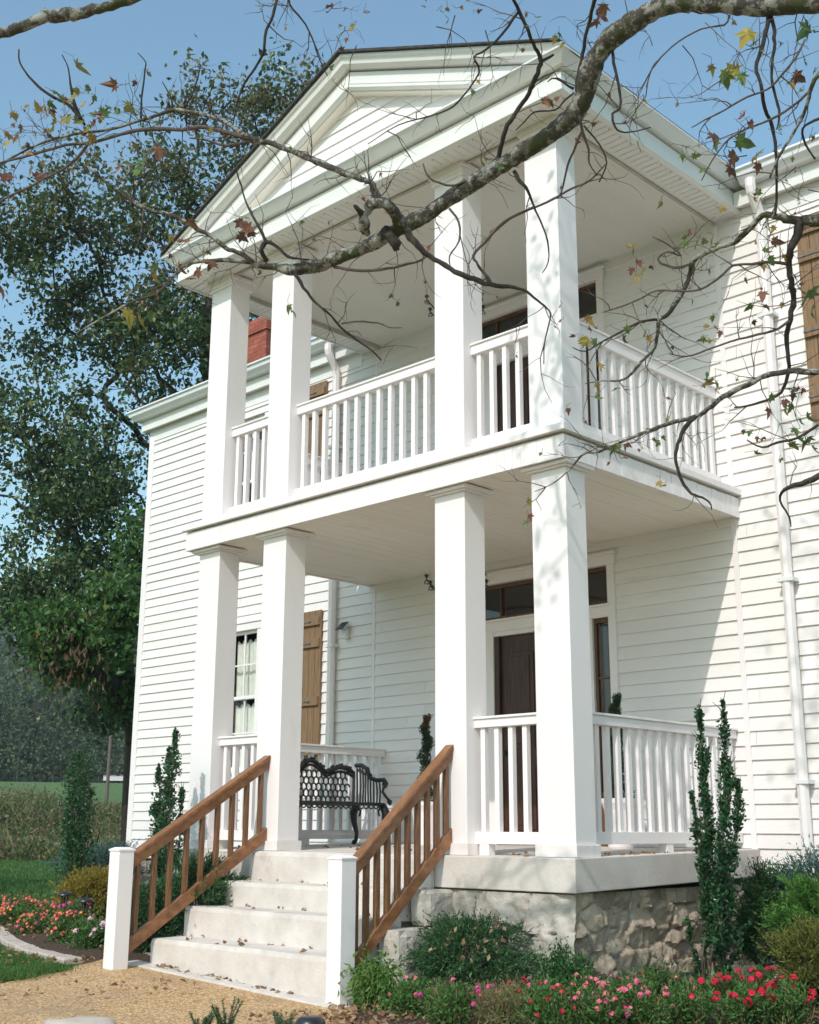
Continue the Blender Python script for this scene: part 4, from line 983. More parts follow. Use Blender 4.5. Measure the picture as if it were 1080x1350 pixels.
# little spruce seedlings along the bottom edge
for k, (u, v, h, lb) in enumerate(((297, 1348, .21, 'small bushy spruce seedling at the bottom edge, middle and tallest of three'), (266, 1350, .14, 'small spruce seedling at the bottom edge, leftmost of three'), (372, 1352, .15, 'small spruce seedling at the bottom edge, nearest the black path light'))):
    q = gp(u, v+18); r_ = rg(40+k); t = thing('spruce_seedling', (q[0], q[1], -1.0), lb, 'seedling', 'spruce seedlings at the bottom edge'); lf = MB(); st = MB()
    for i in range(16):
        a = r_.random()*6.28; s = h*(.35+.65*r_.random()); e = np.array([q[0]+math.cos(a)*s*.55, q[1]+math.sin(a)*s*.55, -1.0+s*1.0]); b0 = np.array([q[0], q[1], -1.0])
        st.tube([b0, (b0+e)/2+np.array([0, 0, .01]), e], [.005, .004, .002], 4); n = 90; f = .35+.65*r_.random(n)
        blades(lf, b0+(e-b0)*f[:, None], unit(e-b0)*.8+r_.normal(size=(n, 3))*.6, np.full(n, .026), .0016, r_)
    st.build('stems', M['twig'], t); lf.build('foliage', M['lf_juniper'], t)
def leafy(c, r, mat, label, seed, n=1500, size=.035, asp=.45, name='shrub', cat='shrub', group=None, shape=.25, up=.8, fl=None, nfl=0, flsize=.03, stem=26, cut=-.7, flup=.0, droop=0):
    g_ = rg(seed); t = thing(name, (c[0], c[1], c[2]-r[2]*.8), label, cat, group); lf = MB(); st = MB(); b0 = np.array([c[0], c[1], c[2]-r[2]*.85])
    tips = []
    for i in range(stem):
        C, d = ell(g_, 1, (0, 0, 0), (1, 1, 1), .6); C = C[0]; C[2] = abs(C[2])*.95 if g_.random() < .8 else C[2]*.4
        e = np.array(c)+C*np.array(r)*(.85+.3*g_.random()); b1 = b0+np.array([g_.normal()*.25*r[0], g_.normal()*.25*r[1], 0]); mm = (b1+e)/2+g_.normal(size=3)*.03; mm[2] += r[2]*.1
        st.tube([b1, mm, e], [.006, .0045, .002], 4); tips.append((b1, mm, e))
    per = n//stem
    for (a, m_, e) in tips:
        f = g_.random(per)**.6; pos = np.where(f[:, None] < .5, a+(m_-a)*(f*2)[:, None], m_+(e-m_)*((f-.5)*2)[:, None]); off = g_.normal(size=(per, 3))*size*1.15
        leaf_quads(lf, pos+off, size, g_, asp, off+np.array([0, 0, up*size])-np.array([0, 0, droop*size*2]), .8)
    st.build('stems', M['lf_dry'] if cat != 'shrub' else M['twig'], t); lf.build('foliage', M[mat], t)
    if fl:
        fb = MB(); T_ = np.array([x[2] for x in tips]); E = []
        C, d = ell(g_, nfl*3, c, r, .86); C = C[(d[:, 2] > -.15)][:nfl]
        for q in C:
            m_ = 11; dd = unit(g_.normal(size=(m_, 3))+np.array([-.1, -.3, 1.0])); P_ = q+dd*flsize*.42+np.array([0, 0, flup])
            # little five-sided petals
            s_ = flsize*.30; nn = dd; a1 = unit(np.cross(nn, g_.normal(size=(m_, 3)))); a2 = np.cross(nn, a1); ring = []
            for j in range(5): an = 2*math.pi*j/5; ring.append(P_+(a1*math.cos(an)+a2*math.sin(an))*s_)
            V = np.stack(ring, 1).reshape(-1, 3); fb.arr(V, np.arange(m_*5).reshape(m_, 5))
        fb.build('blossoms', M[fl], t)
    return t
leafy(px(742, 1284, -.28), (.22, .19, .25), 'lf_box', 'glossy green boxwood shrub at the foundation corner under the slab', 30, 3600, .034, .42, 'boxwood', stem=46)
leafy(px(493, 1296, -1.12), (.19, .17, .20), 'lf_droop', 'light green bushy plant with drooping leaves against the right newel post', 31, 1500, .055, .30, 'garden_plant', 'plant', stem=34, droop=1.1)
# left lantana bed
for k, (u, v, y, rx, rz, lb) in enumerate(((30, 1236, .05, .55, .17, 'wide mound of pink and orange lantana at the far left edge of the bed'), (92, 1252, -.75, .30, .17, 'low orange and pink lantana mound by the edging stones, nearest the path'), (70, 1205, .55, .55, .14, 'pink lantana farther back in front of the lawn'),
      (45, 1258, -.45, .28, .12, 'small orange-tipped lantana at the curve of the edging stones'), (14, 1215, 1.0, .5, .13, 'sparse pink lantana at the left edge beside the lawn'))):
    c = px(u, v, y); leafy((c[0], c[1], -.93+rz*.75), (rx, rx*.75, rz*1.2), 'lf_bed', lb, 50+k, int(2600*rx/.4), .038, .5, 'lantana', 'flowers', 'lantana mounds in the left bed', stem=44, fl='fl_lant', nfl=int(58*rx/.4), flsize=.042)
leafy(px(122, 1235, -.95), (.22, .2, .17), 'lf_bed', 'leafy green plant with pale pink blossom clusters beside the left newel post', 61, 1500, .05, .35, 'phlox', 'flowers', stem=30, fl='fl_pale', nfl=7, flsize=.06)
leafy(px(100, 1205, -.5), (.26, .2, .14), 'lf_bed', 'magenta flowers growing around the path lights', 62, 900, .036, .45, 'garden_flowers', 'flowers', stem=24, fl='fl_mag', nfl=16, flsize=.04)
# right flower bed along the bottom of the picture
for k, (u, v, y, rx, rz, mat, fl, nf, fs_, lb) in enumerate((
    (540, 1325, -1.25, .17, .14, 'lf_bed', 'fl_pink', 7, .032, 'green clump with a few salmon pink flowers right of the light green plant'),
    (590, 1335, -1.2, .15, .13, 'lf_dry', 'fl_mag', 8, .032, 'thin dianthus clump with magenta flowers under the juniper'),
    (640, 1340, -1.0, .17, .12, 'lf_dry', 'fl_mag', 5, .028, 'dry straw-coloured flower clump under the juniper'),
    (682, 1325, -.85, .16, .14, 'lf_dry', 'fl_red', 16, .028, 'clump of small dark red flowers left of the boxwood'),
    (718, 1345, -.85, .17, .14, 'lf_bed', 'fl_pink', 12, .036, 'pink lantana clump below the boxwood'),
    (770, 1335, -.55, .20, .15, 'lf_bed', 'fl_pink', 28, .036, 'dense pink and orange lantana right of the boxwood'),
    (820, 1338, -.35, .19, .15, 'lf_bed', 'fl_pink', 24, .036, 'pink lantana clump in front of the rubble foundation'),
    (868, 1322, .05, .20, .19, 'lf_bed', 'fl_red', 3, .06, 'tall leafy rose clump with one crimson bloom near the low path light'),
    (912, 1338, .1, .17, .15, 'lf_bed', 'fl_pink', 12, .034, 'pink flower clump left of the tall holly stems'),
    (965, 1340, .4, .19, .15, 'lf_bed', 'fl_red', 10, .058, 'crimson flowers with dark leaves right of the tall holly stems'),
    (1015, 1335, .75, .20, .16, 'lf_bed', 'fl_red', 10, .058, 'crimson flowers in front of the olive cypress'),
    (1062, 1335, 1.0, .20, .17, 'lf_bed', 'fl_red', 10, .058, 'crimson flowers in the bottom right corner'),
    (655, 1362, -1.35, .21, .17, 'lf_dry', 'fl_mag', 7, .032, 'straw-coloured clump with magenta flowers cut by the bottom edge'),
    (590, 1368, -1.5, .21, .17, 'lf_bed', 'fl_mag', 5, .032, 'small green clump cut by the bottom edge left of the straw-coloured one'),
    (722, 1372, -1.25, .21, .17, 'lf_bed', 'fl_red', 12, .03, 'low clump with small red flowers cut by the bottom edge'),
    (790, 1368, -1.0, .21, .17, 'lf_bed', 'fl_pink', 24, .038, 'pink and orange lantana cut by the bottom edge, nearest the camera'),
    (850, 1368, -.72, .21, .17, 'lf_bed', 'fl_pink', 18, .038, 'pink lantana cut by the bottom edge below the rose clump'),
    (910, 1370, -.42, .21, .17, 'lf_bed', 'fl_red', 6, .05, 'leafy red-flowered clump cut by the bottom edge below the holly'),
    (975, 1372, -.15, .21, .17, 'lf_bed', 'fl_red', 8, .058, 'crimson flowers cut by the bottom edge right of the holly'),
    (1040, 1372, .15, .21, .17, 'lf_bed', 'fl_red', 8, .058, 'crimson flowers cut by the bottom edge near the corner'))):
    c = px(u, v, y); leafy((c[0], c[1], -1.0+rz*.72), (rx, rx*.9, rz), mat, lb, 80+k, 1350, .034, .42 if mat == 'lf_bed' else .16, 'flower_clump', 'flowers', 'flowers along the right bed', stem=30, fl=fl, nfl=max(2, int(nf*.95)), flsize=fs_)
# spiral topiaries in white pots
def topiary(x, y, h, label, seed, rust):
    t = thing('potted_topiary', (x, y, .04), label, 'potted plant', 'potted topiaries beside the front door'); g_ = rg(seed)
    MB().lathe((x, y, .03), [(.11, 0), (.12, .02), (.15, .36), (.165, .40), (.175, .42), (.175, .46), (.15, .46), (.145, .42)], 24).build('pot', M['paint'], t, smooth=False, bevel=.003)
    MB().tube([(x, y, .44), (x+.01, y, .44+h*.5), (x, y, .44+h)], [.018, .013, .005], 6).build('stem', M['twig'], t)
    n = 5200; s = g_.random(n); a = s*2*math.pi*3.1; R_ = .17*(1-s*.58); rr = np.abs(g_.normal(size=n))*.4
    cx = x+np.cos(a)*R_*.20; cy = y+np.sin(a)*R_*.20; off = unit(g_.normal(size=(n, 3)))*(R_*(.66+.14*np.sin(s*2*math.pi*6.2))*g_.random(n)**.4)[:, None]
    C = np.stack([cx, cy, .50+s*h*.98], 1)+off*np.array([1, 1, .62]); top = s > (.86 if rust else 2)
    for msk, m_, nm in ((~top, 'topiary', 'foliage'), (top, 'rust', 'dead_top')):
        if msk.any():
            lf = MB(); leaf_quads(lf, C[msk], .026, g_, .4, off[msk]+np.array([0, 0, .05]), 1.0); lf.build(nm, M[m_], t)
topiary(-3.66, 2.24, .93, 'spiral topiary with a rusty dead top in a white pot left of the front door', 91, True)
topiary(-1.13, 2.22, .98, 'green spiral topiary in a white pot right of the front door', 92, False)

# ================================================================= LITTER AND GRASS
lt = MB(); r_ = rg(100)
def scatter(n, x0, x1, y0, y1, z, size, ok=None, zf=None):
    X = r_.uniform(x0, x1, n); Y = r_.uniform(y0, y1, n)
    if ok is not None: k = ok(X, Y); X, Y = X[k], Y[k]
    Z = np.full(len(X), z)+r_.random(len(X))*.012
    leaf_quads(lt, np.stack([X, Y, Z], 1), size, r_, .7, np.stack([r_.normal(size=len(X)), r_.normal(size=len(X)), r_.normal(size=len(X))*.15], 1), .25, fold=.2)
scatter(4500, -1.1, 3.2, -2.4, 2.6, -1.0, .038)
scatter(700, -10, -3.8, -1.1, 2.5, -.875, .05)
scatter(70, -1.1, -.3, -2.1, -1.3, -1.015, .06)
for (y0, y1, z, n) in ((-.86, -.845, -.712, 10), (-.50, -.495, -.462, 8), (-.145, -.138, -.257, 8)): scatter(n, -3.6, -1.2, y0, y1, z, .045)
for (y0, y1, z, n) in ((-1.15, -.9, -.712, 9), (-.8, -.55, -.462, 7), (-.4, -.2, -.256, 5)): scatter(n, -3.6, -1.2, y0, y1, z, .05)
_n = len(lt.v); scatter(55, -3.6, -1.2, -1.30, -1.205, 0, .045); lt.v[_n:] = [(x, y, z+pz(x)+.016) for x, y, z in lt.v[_n:]]
scatter(60, -.12, -.02, .3, 2.5, .012, .045); scatter(40, -1.0, -.1, .0, 1.4, .01, .05); scatter(40, -4.8, -1.5, .2, 2.0, .015, .05); scatter(40, -3.6, -1.9, -3.2, -1.6, -.945, .05)
scatter(900, -22, -8, 1.5, 9, -.90, .09)
scatter(160, -6.2, -4.0, -2.4, -1.3, -.905, .06)
for u_, v_ in ((600, 1235), (640, 1240), (660, 1225), (615, 1260), (650, 1258), (585, 1250), (630, 1228)):
    q_ = at(u_, v_, 1, -.70); leaf_quads(lt, np.array(q_)+r_.normal(size=(7, 3))*.05, .045, r_, .6)
o = lt.build('leaf_litter', M['litter']); o['kind'] = 'stuff'
gm = MB(); r_ = rg(101)
pts = []
from mathutils.geometry import intersect_point_tri_2d
def inside(poly, x, y):
    c = False; j = len(poly)-1
    for i in range(len(poly)):
        if (poly[i][1] > y) != (poly[j][1] > y) and x < (poly[j][0]-poly[i][0])*(y-poly[i][1])/(poly[j][1]-poly[i][1])+poly[i][0]: c = not c
        j = i
    return c
gpoly = [gp(-40, 1245), gp(0, 1264), gp(68, 1280), gp(70, 1290), gp(0, 1303), gp(-60, 1312), (-9, -2.5)]
while len(pts) < 9000:
    x, y = r_.uniform(-7.5, -3.8), r_.uniform(-3.2, -.9)
    if inside(gpoly, x, y): pts.append((x, y, gz(x, y)))
for _ in range(5200):
    a_, b_ = (gp(0, 1303), gp(75, 1288)) ; f_ = r_.random(); pts.append((a_[0]+(b_[0]-a_[0])*f_+r_.normal()*.09, a_[1]+(b_[1]-a_[1])*f_+r_.normal()*.06, -.93))
pts = np.array(pts); blades(gm, pts, np.array([0, 0, 1.0])+r_.normal(size=pts.shape)*.45, r_.uniform(.03, .07, len(pts)), .003, r_)
B = np.stack([r_.uniform(-30, -9, 60000), r_.uniform(0, 16, 60000), np.full(60000, -1.01)], 1); B[:, 2] = [gz(b[0], b[1]) for b in B]
k = (B[:, 1] > 1.7) | (B[:, 0] < -11.5); B = B[k]; u_, v_ = proj(B) if False else (None, None)
blades(gm, B, np.array([0, 0, 1.0])+r_.normal(size=B.shape)*.6, r_.uniform(.05, .12, len(B)), .011, r_)
o = gm.build('grass', M['grass']); o['kind'] = 'stuff'

# ================================================================= FIELD, ROAD, POLE, FOREST, HILL
def polar(u, d, z=None):
    rr = ray(u, 1092); h = Vector((rr[0], rr[1], 0)).normalized(); x = CX+h.x*d; y = CY+h.y*d; return Vector((x, y, gz(x, y) if z is None else z))
br = MB(); r_ = rg(110); B = []
for i in range(9000):
    u = r_.uniform(-160, 260); d = 40+r_.random()**.7*26; q = polar(u, d); B.append((q.x, q.y, q.z-.05))
B = np.array(B); n1 = np.array([noise.noise(Vector((b[0]*.16, b[1]*.16, 3))) for b in B])
blades(br, B, np.array([0, 0, 1.0])+r_.normal(size=B.shape)*.28, (.8+1.5*n1+.5*r_.random(len(B))).clip(.25, 2.1), .022, r_, bend=.35)
C = B[r_.integers(0, len(B), 60000)]; hh = (.75+1.5*np.array([noise.noise(Vector((b[0]*.16, b[1]*.16, 3))) for b in C])).clip(.3, 2)
leaf_quads(br, C+np.stack([r_.normal(size=len(C))*.3, r_.normal(size=len(C))*.3, hh*r_.random(len(C))], 1), .16, r_, .5)
o = br.build('field_brush', M['brush']); o['kind'] = 'stuff'
# pale road crossing behind the field
rd = MB(); vs = []
for i in range(30):
    u = 132+i*6; q = polar(u, 112); q2 = polar(u, 122); vs += [(q.x, q.y, q.z+.25), (q2.x, q2.y, q2.z+.9)]
rd.add(vs, [(2*i, 2*i+2, 2*i+3, 2*i+1) for i in range(29)]); setting(rd.build('road', M['step']))
q = polar(138, 62); t = thing('utility_pole', q, 'weathered grey utility pole standing in the field left of the house', 'pole')
h1 = .2+(1092-905)/1614*62
MB().tube([(q.x, q.y, q.z-.3), (q.x+.05, q.y, h1+2)], [.09, .07], 10).build('pole', M['twig'], t)
def far_tree(mb, bk, x, y, z, h, w_, r_, nl=95, ls=.75, conif=False):
    if r_.random() < .5: bk.tube([(x, y, z-.5), (x+r_.normal()*.2, y, z+h*.45), (x+r_.normal()*.4, y+r_.normal()*.4, z+h*.9)], [.12, .08, .04], 5)
    if conif: s = r_.random(nl)**1.3; a = r_.random(nl)*6.28; R_ = w_*(1-s)*(.5+.5*r_.random(nl)); C = np.stack([x+np.cos(a)*R_, y+np.sin(a)*R_, z+h*.12+s*h*.88], 1)
    else:
        K = 9; cc = np.stack([r_.normal(size=K)*w_*.45, r_.normal(size=K)*w_*.45, h*(.18+.7*r_.random(K))], 1); j = r_.integers(0, K, nl)
        C = np.array([x, y, z])+cc[j]+unit(r_.normal(size=(nl, 3)))*(w_*.42*r_.random((nl, 1))**.4)
    leaf_quads(mb, C, ls, r_, .75, None, szvar=.5)
# hillside
hl = MB(); vs = []; NU, ND = 40, 14
for i in range(NU+1):
    u = -500+i*42
    for j in range(ND+1):
        f = j/ND; d = 125+f*260; top_ = (1092-(880+max(0, u-0)*.12))/1614; q = polar(u, d, 0); z0 = gz(q.x, q.y); z1 = z0-.4+f**1.1*max(top_, .05)*385*.88+4*noise.noise(Vector((u*.01, f*3, 1)))*f
        vs.append((q.x, q.y, z1))
hl.add(vs, [(i*(ND+1)+j, (i+1)*(ND+1)+j, (i+1)*(ND+1)+j+1, i*(ND+1)+j+1) for i in range(NU) for j in range(ND)])
setting(hl.build('hill', M['lawn'], smooth=True))
def hz_(u, f):
    q = polar(u, 125+f*260, 0); z0 = gz(q.x, q.y); top_ = (1092-(880+max(0, u)*.12))/1614; q.z = z0-.4+f**1.1*max(top_, .05)*385*.88; return q
fo = MB(); fk = MB(); r_ = rg(120)
for i in range(330):
    u = r_.uniform(-120, 250); f = r_.random()**1.5*.98; q = hz_(u, f); big = 1+f*.5
    far_tree(fo, fk, q.x, q.y, q.z, r_.uniform(7, 11)*big, r_.uniform(2.4, 3.8)*big, r_, 400, .42*big, r_.random() < .45)
for i in range(26):
    u = -130+i*14+r_.normal()*4; q = polar(u, 122+r_.normal()*3); far_tree(fo, fk, q.x, q.y, q.z, r_.uniform(8, 12), r_.uniform(2.2, 3.2), r_, 520, .32, r_.random() < .6)
fo.v += []; n_ = len(fo.v); fo.v.extend(fk.v); fo.f.extend([tuple(i+n_ for i in q) for q in fk.f]); fo.mi.extend([1]*len(fk.f))
o = fo.build('forest', [M['lf_forest'], M['barkd']]); o['kind'] = 'stuff'

# ================================================================= BIG TREES BEHIND THE HOUSE
def crown_tree(base, trunk, blobs, label, seed, nclump, nleaf, ls, mats, r0=.32, name='shade_tree', clr=.55, loc_mat=None, dead=None):
    """blobs: (x,y,z,rx,ry,rz,weight). leaves in clumps; limbs grown to the clumps"""
    r_ = rg(seed); t = thing(name, base, label, 'tree', 'trees beyond the left end of the house'); W_ = np.array([b[6] for b in blobs]); W_ = W_/W_.sum()
    cl = []
    for b, n in zip(blobs, r_.multinomial(nclump, W_)):
        C, d = ell(r_, n, b[:3], b[3:6], .25); cl.extend(list(C))
    cl = np.array(cl); bk = MB(); grow(bk, trunk, cl, r0, r_, 6, .30, 4, .07, .008, .5)
    bk.build('trunk', M['barkd'], t, smooth=True)
    zmax = cl[:, 2].max(); zmin = cl[:, 2].min(); parts = [MB() for _ in mats]
    for c in cl:
        n = int(nleaf/len(cl)*r_.uniform(.5, 1.5)); rad = clr*r_.uniform(.6, 1.3); C = c+r_.normal(size=(n, 3))*rad*np.array([.6, .6, .42]); f = (c[2]-zmin)/(zmax-zmin)
        k = 1 if (len(mats) > 1 and r_.random() < (f-.45)*1.7) else 0
        leaf_quads(parts[k], C, ls, r_, .62, np.array([[0, 0, -.6]])+r_.normal(size=(n, 3))*.6, 1.0, szvar=.4)
    for m_, mt in zip(parts, mats):
        if m_.v: m_.build('foliage', M[mt], t)
    return t
def dp(u, v, d): q = dep(u, v, d); return (q.x, q.y, q.z)
def blob(u, v, d, ru, rv, w_, rd_=None):
    q = dep(u, v, d); a = ru*d/FPX; b = rv*d/FPX; return (q.x, q.y, q.z, a, rd_ or a, b, w_)
D0 = 27.0
tb = polar(238, D0); trunk = [(tb.x, tb.y, tb.z-.2), dp(232, 950, D0), dp(225, 800, D0), dp(222, 660, D0), dp(250, 560, D0)]
crown_tree(tuple(tb), trunk, [blob(110, 620, D0, 130, 120, 1.3), blob(60, 780, D0-1, 110, 90, .9), blob(150, 760, D0+1, 80, 90, .7), blob(240, 430, D0, 110, 120, 1.1), blob(120, 430, D0+1, 130, 110, .9), blob(200, 270, D0, 150, 80, .75),
    blob(330, 220, D0+1, 110, 110, .6), blob(60, 300, D0, 100, 70, .35), blob(330, 130, D0, 100, 60, .22), blob(-30, 560, D0, 80, 150, .6), blob(-40, 300, D0, 80, 120, .3), blob(400, 130, D0+1, 60, 50, .12), blob(135, 930, D0, 45, 40, .25)],
    'large dark-leaved shade tree rising behind the left end of the house', 130, 620, 46000, .128, ['lf_tree', 'lf_treetop'], .20, clr=.46)
D1 = 20.0
tb = polar(172, D1+2); trunk = [(tb.x, tb.y, tb.z-.2), dp(175, 980, D1+1.5), dp(170, 860, D1+1), dp(140, 790, D1)]
crown_tree(tuple(tb), trunk, [blob(105, 855, D1, 75, 50, 1.0), blob(150, 800, D1, 45, 60, .8), blob(60, 830, D1, 50, 45, .5), blob(160, 900, D1+1, 25, 55, .5), blob(175, 740, D1+1, 25, 60, .35)],
    'low hanging branches of a bright green tree just left of the house corner', 131, 110, 9500, .115, ['lf_lowtree'], .14, 'small_tree', .28)
dl = MB(); r_ = rg(133); C = []
for u, v in ((90, 850), (100, 870), (78, 868), (112, 880), (95, 890), (60, 880)):
    q = np.array(dp(u, v, D1-.6)); C.append(q+r_.normal(size=(26, 3))*np.array([.22, .22, .28]))
C = np.concatenate(C); leaf_quads(dl, C, .14, r_, .35, np.tile(np.array([[0, 0, -1.0]]), (len(C), 1)), .5)
dl.build('dead_leaves', M['lf_dead'], bpy.data.objects['small_tree'])
tb = (-15.0, -3.9, gz(-15, -3.9))
crown_tree(tb, [(tb[0], tb[1], tb[2]-.2), (-15, -3.9, 1.5), (-14.9, -3.8, 3.5), (-15, -3.8, 5.5)], [(-15, -3.9, 5.6, 3.0, 3.0, 2.4, 1), (-17.5, -4.6, 5.0, 2.4, 2.4, 1.8, .6)], 'tree left of the photographed view that shades the side lawn', 137, 170, 9000, .16, ['lf_tree'], .2, 'shade_tree', .5)
# ================================================================= OVERHANGING MAPLE
mt = thing('maple_tree', (6.6, -2.2, -1.05), 'overhanging maple with mossy lichen-covered limbs and sparse autumn leaves across the view of the house', 'tree')
def limb(pts, name='limb', mat='bark', sides=12, wob=.07, seed=0, kn=3):
    """pts: (u, v, width_px, depth) -> smooth tube"""
    Q = [np.array(dp(u, v, d)) for u, v, w_, d in pts]; Wd = [w_*(.82 if w_ > 19 else 1)*d/FPX/2 for u, v, w_, d in pts]; r_ = rg(seed+500); P_, R_ = [], []
    for i in range(len(Q)-1):
        p0 = Q[max(i-1, 0)]; p1 = Q[i]; p2 = Q[i+1]; p3 = Q[min(i+2, len(Q)-1)]
        for k in range(kn):
            t_ = k/kn; c = .5*((2*p1)+(-p0+p2)*t_+(2*p0-5*p1+4*p2-p3)*t_*t_+(-p0+3*p1-3*p2+p3)*t_**3)
            w_ = Wd[i]+(Wd[i+1]-Wd[i])*t_; P_.append(c+r_.normal(size=3)*w_*(.16 if kn < 5 else .035)); R_.append(w_*(1+r_.normal()*(.05 if kn < 5 else .02)+.06*math.sin((i*kn+k)*.45)))
    P_.append(Q[-1]); R_.append(Wd[-1]); mb = MB().tube(P_, R_, sides, wob, seed)
    mb.build(name, M[mat], mt, smooth=True); return P_, R_
# trunk out of the frame on the right
TR = MB().tube([(6.6, -2.2, -1.2), (6.6, -2.2, -.6), (6.55, -2.15, 1), (6.45, -2.1, 2.4), (6.3, -2.1, 3.6), (6.2, -2.3, 5.2), (6.1, -2.4, 7.4)], [.36, .27, .23, .21, .19, .15, .08], 16, .05, 3)
TR.build('trunk', M['bark'], mt, smooth=True)
def join(p, r0, pts, rad, seed):   # smooth connector trunk -> first traced point (outside the frame)
    MB().tube(pts, rad, 12, .05, seed).build('limb', M['bark'], mt, smooth=True)
twsrc = []
A, _ = limb([(1130, -12, 37, 5.4), (1080, 2, 36, 5.5), (1010, 6, 34, 5.6), (940, 4, 33, 5.75), (890, 3, 32, 5.9), (850, 20, 33, 6.0), (805, 52, 34, 6.1), (782, 85, 34, 6.15), (772, 120, 33, 6.2), (757, 150, 31, 6.25), (725, 178, 29, 6.3), (690, 200, 27, 6.35), (650, 225, 26, 6.4), (600, 257, 25, 6.45), (560, 284, 25, 6.5), (530, 300, 23, 6.5), (500, 316, 23, 6.55), (470, 331, 20, 6.6), (440, 341, 18, 6.6), (425, 350, 16, 6.65), (405, 352, 19, 6.65), (385, 356, 15, 6.65), (365, 352, 11, 6.7), (345, 351, 7, 6.7), (330, 346, 6, 6.7)], seed=1, wob=.05, sides=20, kn=8)
twsrc.append((A, 1.0))
MB().tube([(6.35, -2.1, 3.4), (5.9, -2.5, 4.2), tuple((np.array((5.9, -2.5, 4.2))+A[0])/2+np.array([0, 0, .25])), tuple(A[0])], [.16, .13, .11, .064], 12, .05, 5).build('limb', M['bark'], mt, smooth=True)
B_, _ = limb([(330, 346, 6, 6.7), (300, 343, 5.5, 6.7), (272, 345, 5, 6.7), (250, 347, 5, 6.7), (235, 358, 4.5, 6.75), (222, 372, 4, 6.75), (205, 388, 4, 6.8), (170, 400, 3, 6.8), (100, 440, 2, 6.9)], 'branch', 'bark', 7, .08, 2); twsrc.append((B_, 1))
B_, _ = limb([(335, 346, 7, 6.7), (312, 332, 6, 6.7), (298, 327, 6, 6.7), (280, 312, 6, 6.72), (264, 304, 6, 6.72), (240, 290, 5.5, 6.75), (222, 282, 5, 6.75), (200, 278, 5, 6.75), (170, 262, 4.5, 6.8), (145, 245, 4, 6.8), (115, 219, 3, 6.85)], 'branch', 'bark', 8, .08, 3); twsrc.append((B_, 1))
B_, _ = limb([(346, 340, 6, 6.7), (338, 365, 5, 6.7), (345, 325, 5, 6.6), (350, 318, 5, 6.6), (342, 300, 4, 6.6), (328, 275, 3, 6.65), (318, 245, 2.5, 6.7), (312, 225, 2, 6.7)][2:], 'branch', 'barkd', 6, .05, 4); twsrc.append((B_, .6))
B_, _ = limb([(352, 345, 6, 6.65), (345, 330, 6, 6.6), (352, 319, 6, 6.6), (365, 325, 5, 6.6), (380, 338, 4.5, 6.6), (392, 341, 3, 6.6), (408, 342, 2, 6.6)], 'branch', 'barkd', 6, .05, 5)
# broken stub arch and the second long branch
B_, _ = limb([(531, 300, 15, 6.5), (522, 285, 15, 6.45), (513, 272, 15, 6.4), (500, 266, 15, 6.4), (490, 270, 15, 6.4), (480, 282, 14, 6.4), (480, 298, 14, 6.42), (484, 308, 9, 6.45)], 'branch', 'bark', 9, .15, 6)
B_, _ = limb([(478, 285, 10, 6.4), (472, 276, 7, 6.35), (468, 270, 4, 6.35)], 'branch', 'barkd', 7, .1, 7)
B_, _ = limb([(508, 305, 16, 6.5), (518, 318, 13, 6.45), (523, 330, 8, 6.45)], 'branch', 'barkd', 8, .15, 8)
B_, _ = limb([(500, 266, 11, 6.4), (494, 254, 10, 6.4), (490, 240, 8, 6.4), (484, 238, 8, 6.4), (470, 234, 8, 6.42), (448, 226, 8, 6.45), (425, 216, 8.5, 6.5), (402, 206, 8.5, 6.5), (378, 197, 8, 6.55), (352, 188, 7.5, 6.6), (333, 183, 8, 6.6), (318, 175, 6.5, 6.6), (300, 163, 6, 6.65), (272, 152, 5.5, 6.65), (248, 147, 5, 6.7), (228, 145, 5, 6.7), (205, 153, 4.5, 6.7), (180, 160, 4, 6.75), (150, 170, 4, 6.75), (110, 175, 3.5, 6.8), (75, 182, 3.5, 6.8), (40, 195, 3, 6.85), (0, 217, 3, 6.9), (-40, 240, 2.5, 6.9)], 'branch', 'bark', 9, .08, 9); twsrc.append((B_, 1.3))
B_, _ = limb([(335, 184, 7, 6.6), (318, 180, 6, 6.6), (290, 172, 6, 6.62), (262, 167, 6, 6.65), (240, 171, 5.5, 6.65), (210, 170, 5, 6.7), (180, 172, 5, 6.7), (150, 180, 4.5, 6.7), (120, 188, 4.5, 6.72), (85, 192, 4, 6.75), (45, 203, 3.5, 6.8), (0, 215, 3, 6.8)], 'branch', 'twig', 7, .08, 10); twsrc.append((B_, 1.3))
B_, _ = limb([(335, 185, 5, 6.6), (300, 192, 3.5, 6.6), (270, 184, 2.5, 6.6), (250, 182, 1.8, 6.6)], 'branch', 'twig', 5, .08, 11)
B_, _ = limb([(118, 187, 5, 6.72), (105, 205, 4.5, 6.72), (85, 222, 4, 6.75), (60, 235, 4, 6.75), (35, 248, 3.5, 6.8), (0, 265, 3.5, 6.8), (-30, 285, 3, 6.8)], 'branch', 'twig', 6, .08, 12); twsrc.append((B_, 1))
B_, _ = limb([(112, 165, 3.5, 6.75), (95, 135, 3, 6.75), (70, 165, 3.5, 6.8), (50, 178, 3, 6.8), (30, 220, 3, 6.8), (-20, 232, 2.5, 6.9)][:2], 'branch', 'barkd', 6, .05, 13)
B_, _ = limb([(110, 162, 4, 6.75), (100, 140, 4, 6.72), (94, 118, 3, 6.7), (90, 90, 2, 6.7), (82, 72, 1.5, 6.7)], 'branch', 'barkd', 6, .05, 14)
B_, _ = limb([(75, 130, 4, 6.7), (55, 118, 3.5, 6.7), (38, 100, 3, 6.7), (26, 82, 2.5, 6.7), (25, 65, 2, 6.7)], 'branch', 'barkd', 6, .05, 15)
B_, _ = limb([(110, 160, 4, 6.7), (92, 140, 4, 6.7), (75, 130, 4, 6.7)], 'branch', 'barkd', 6, .05, 16)
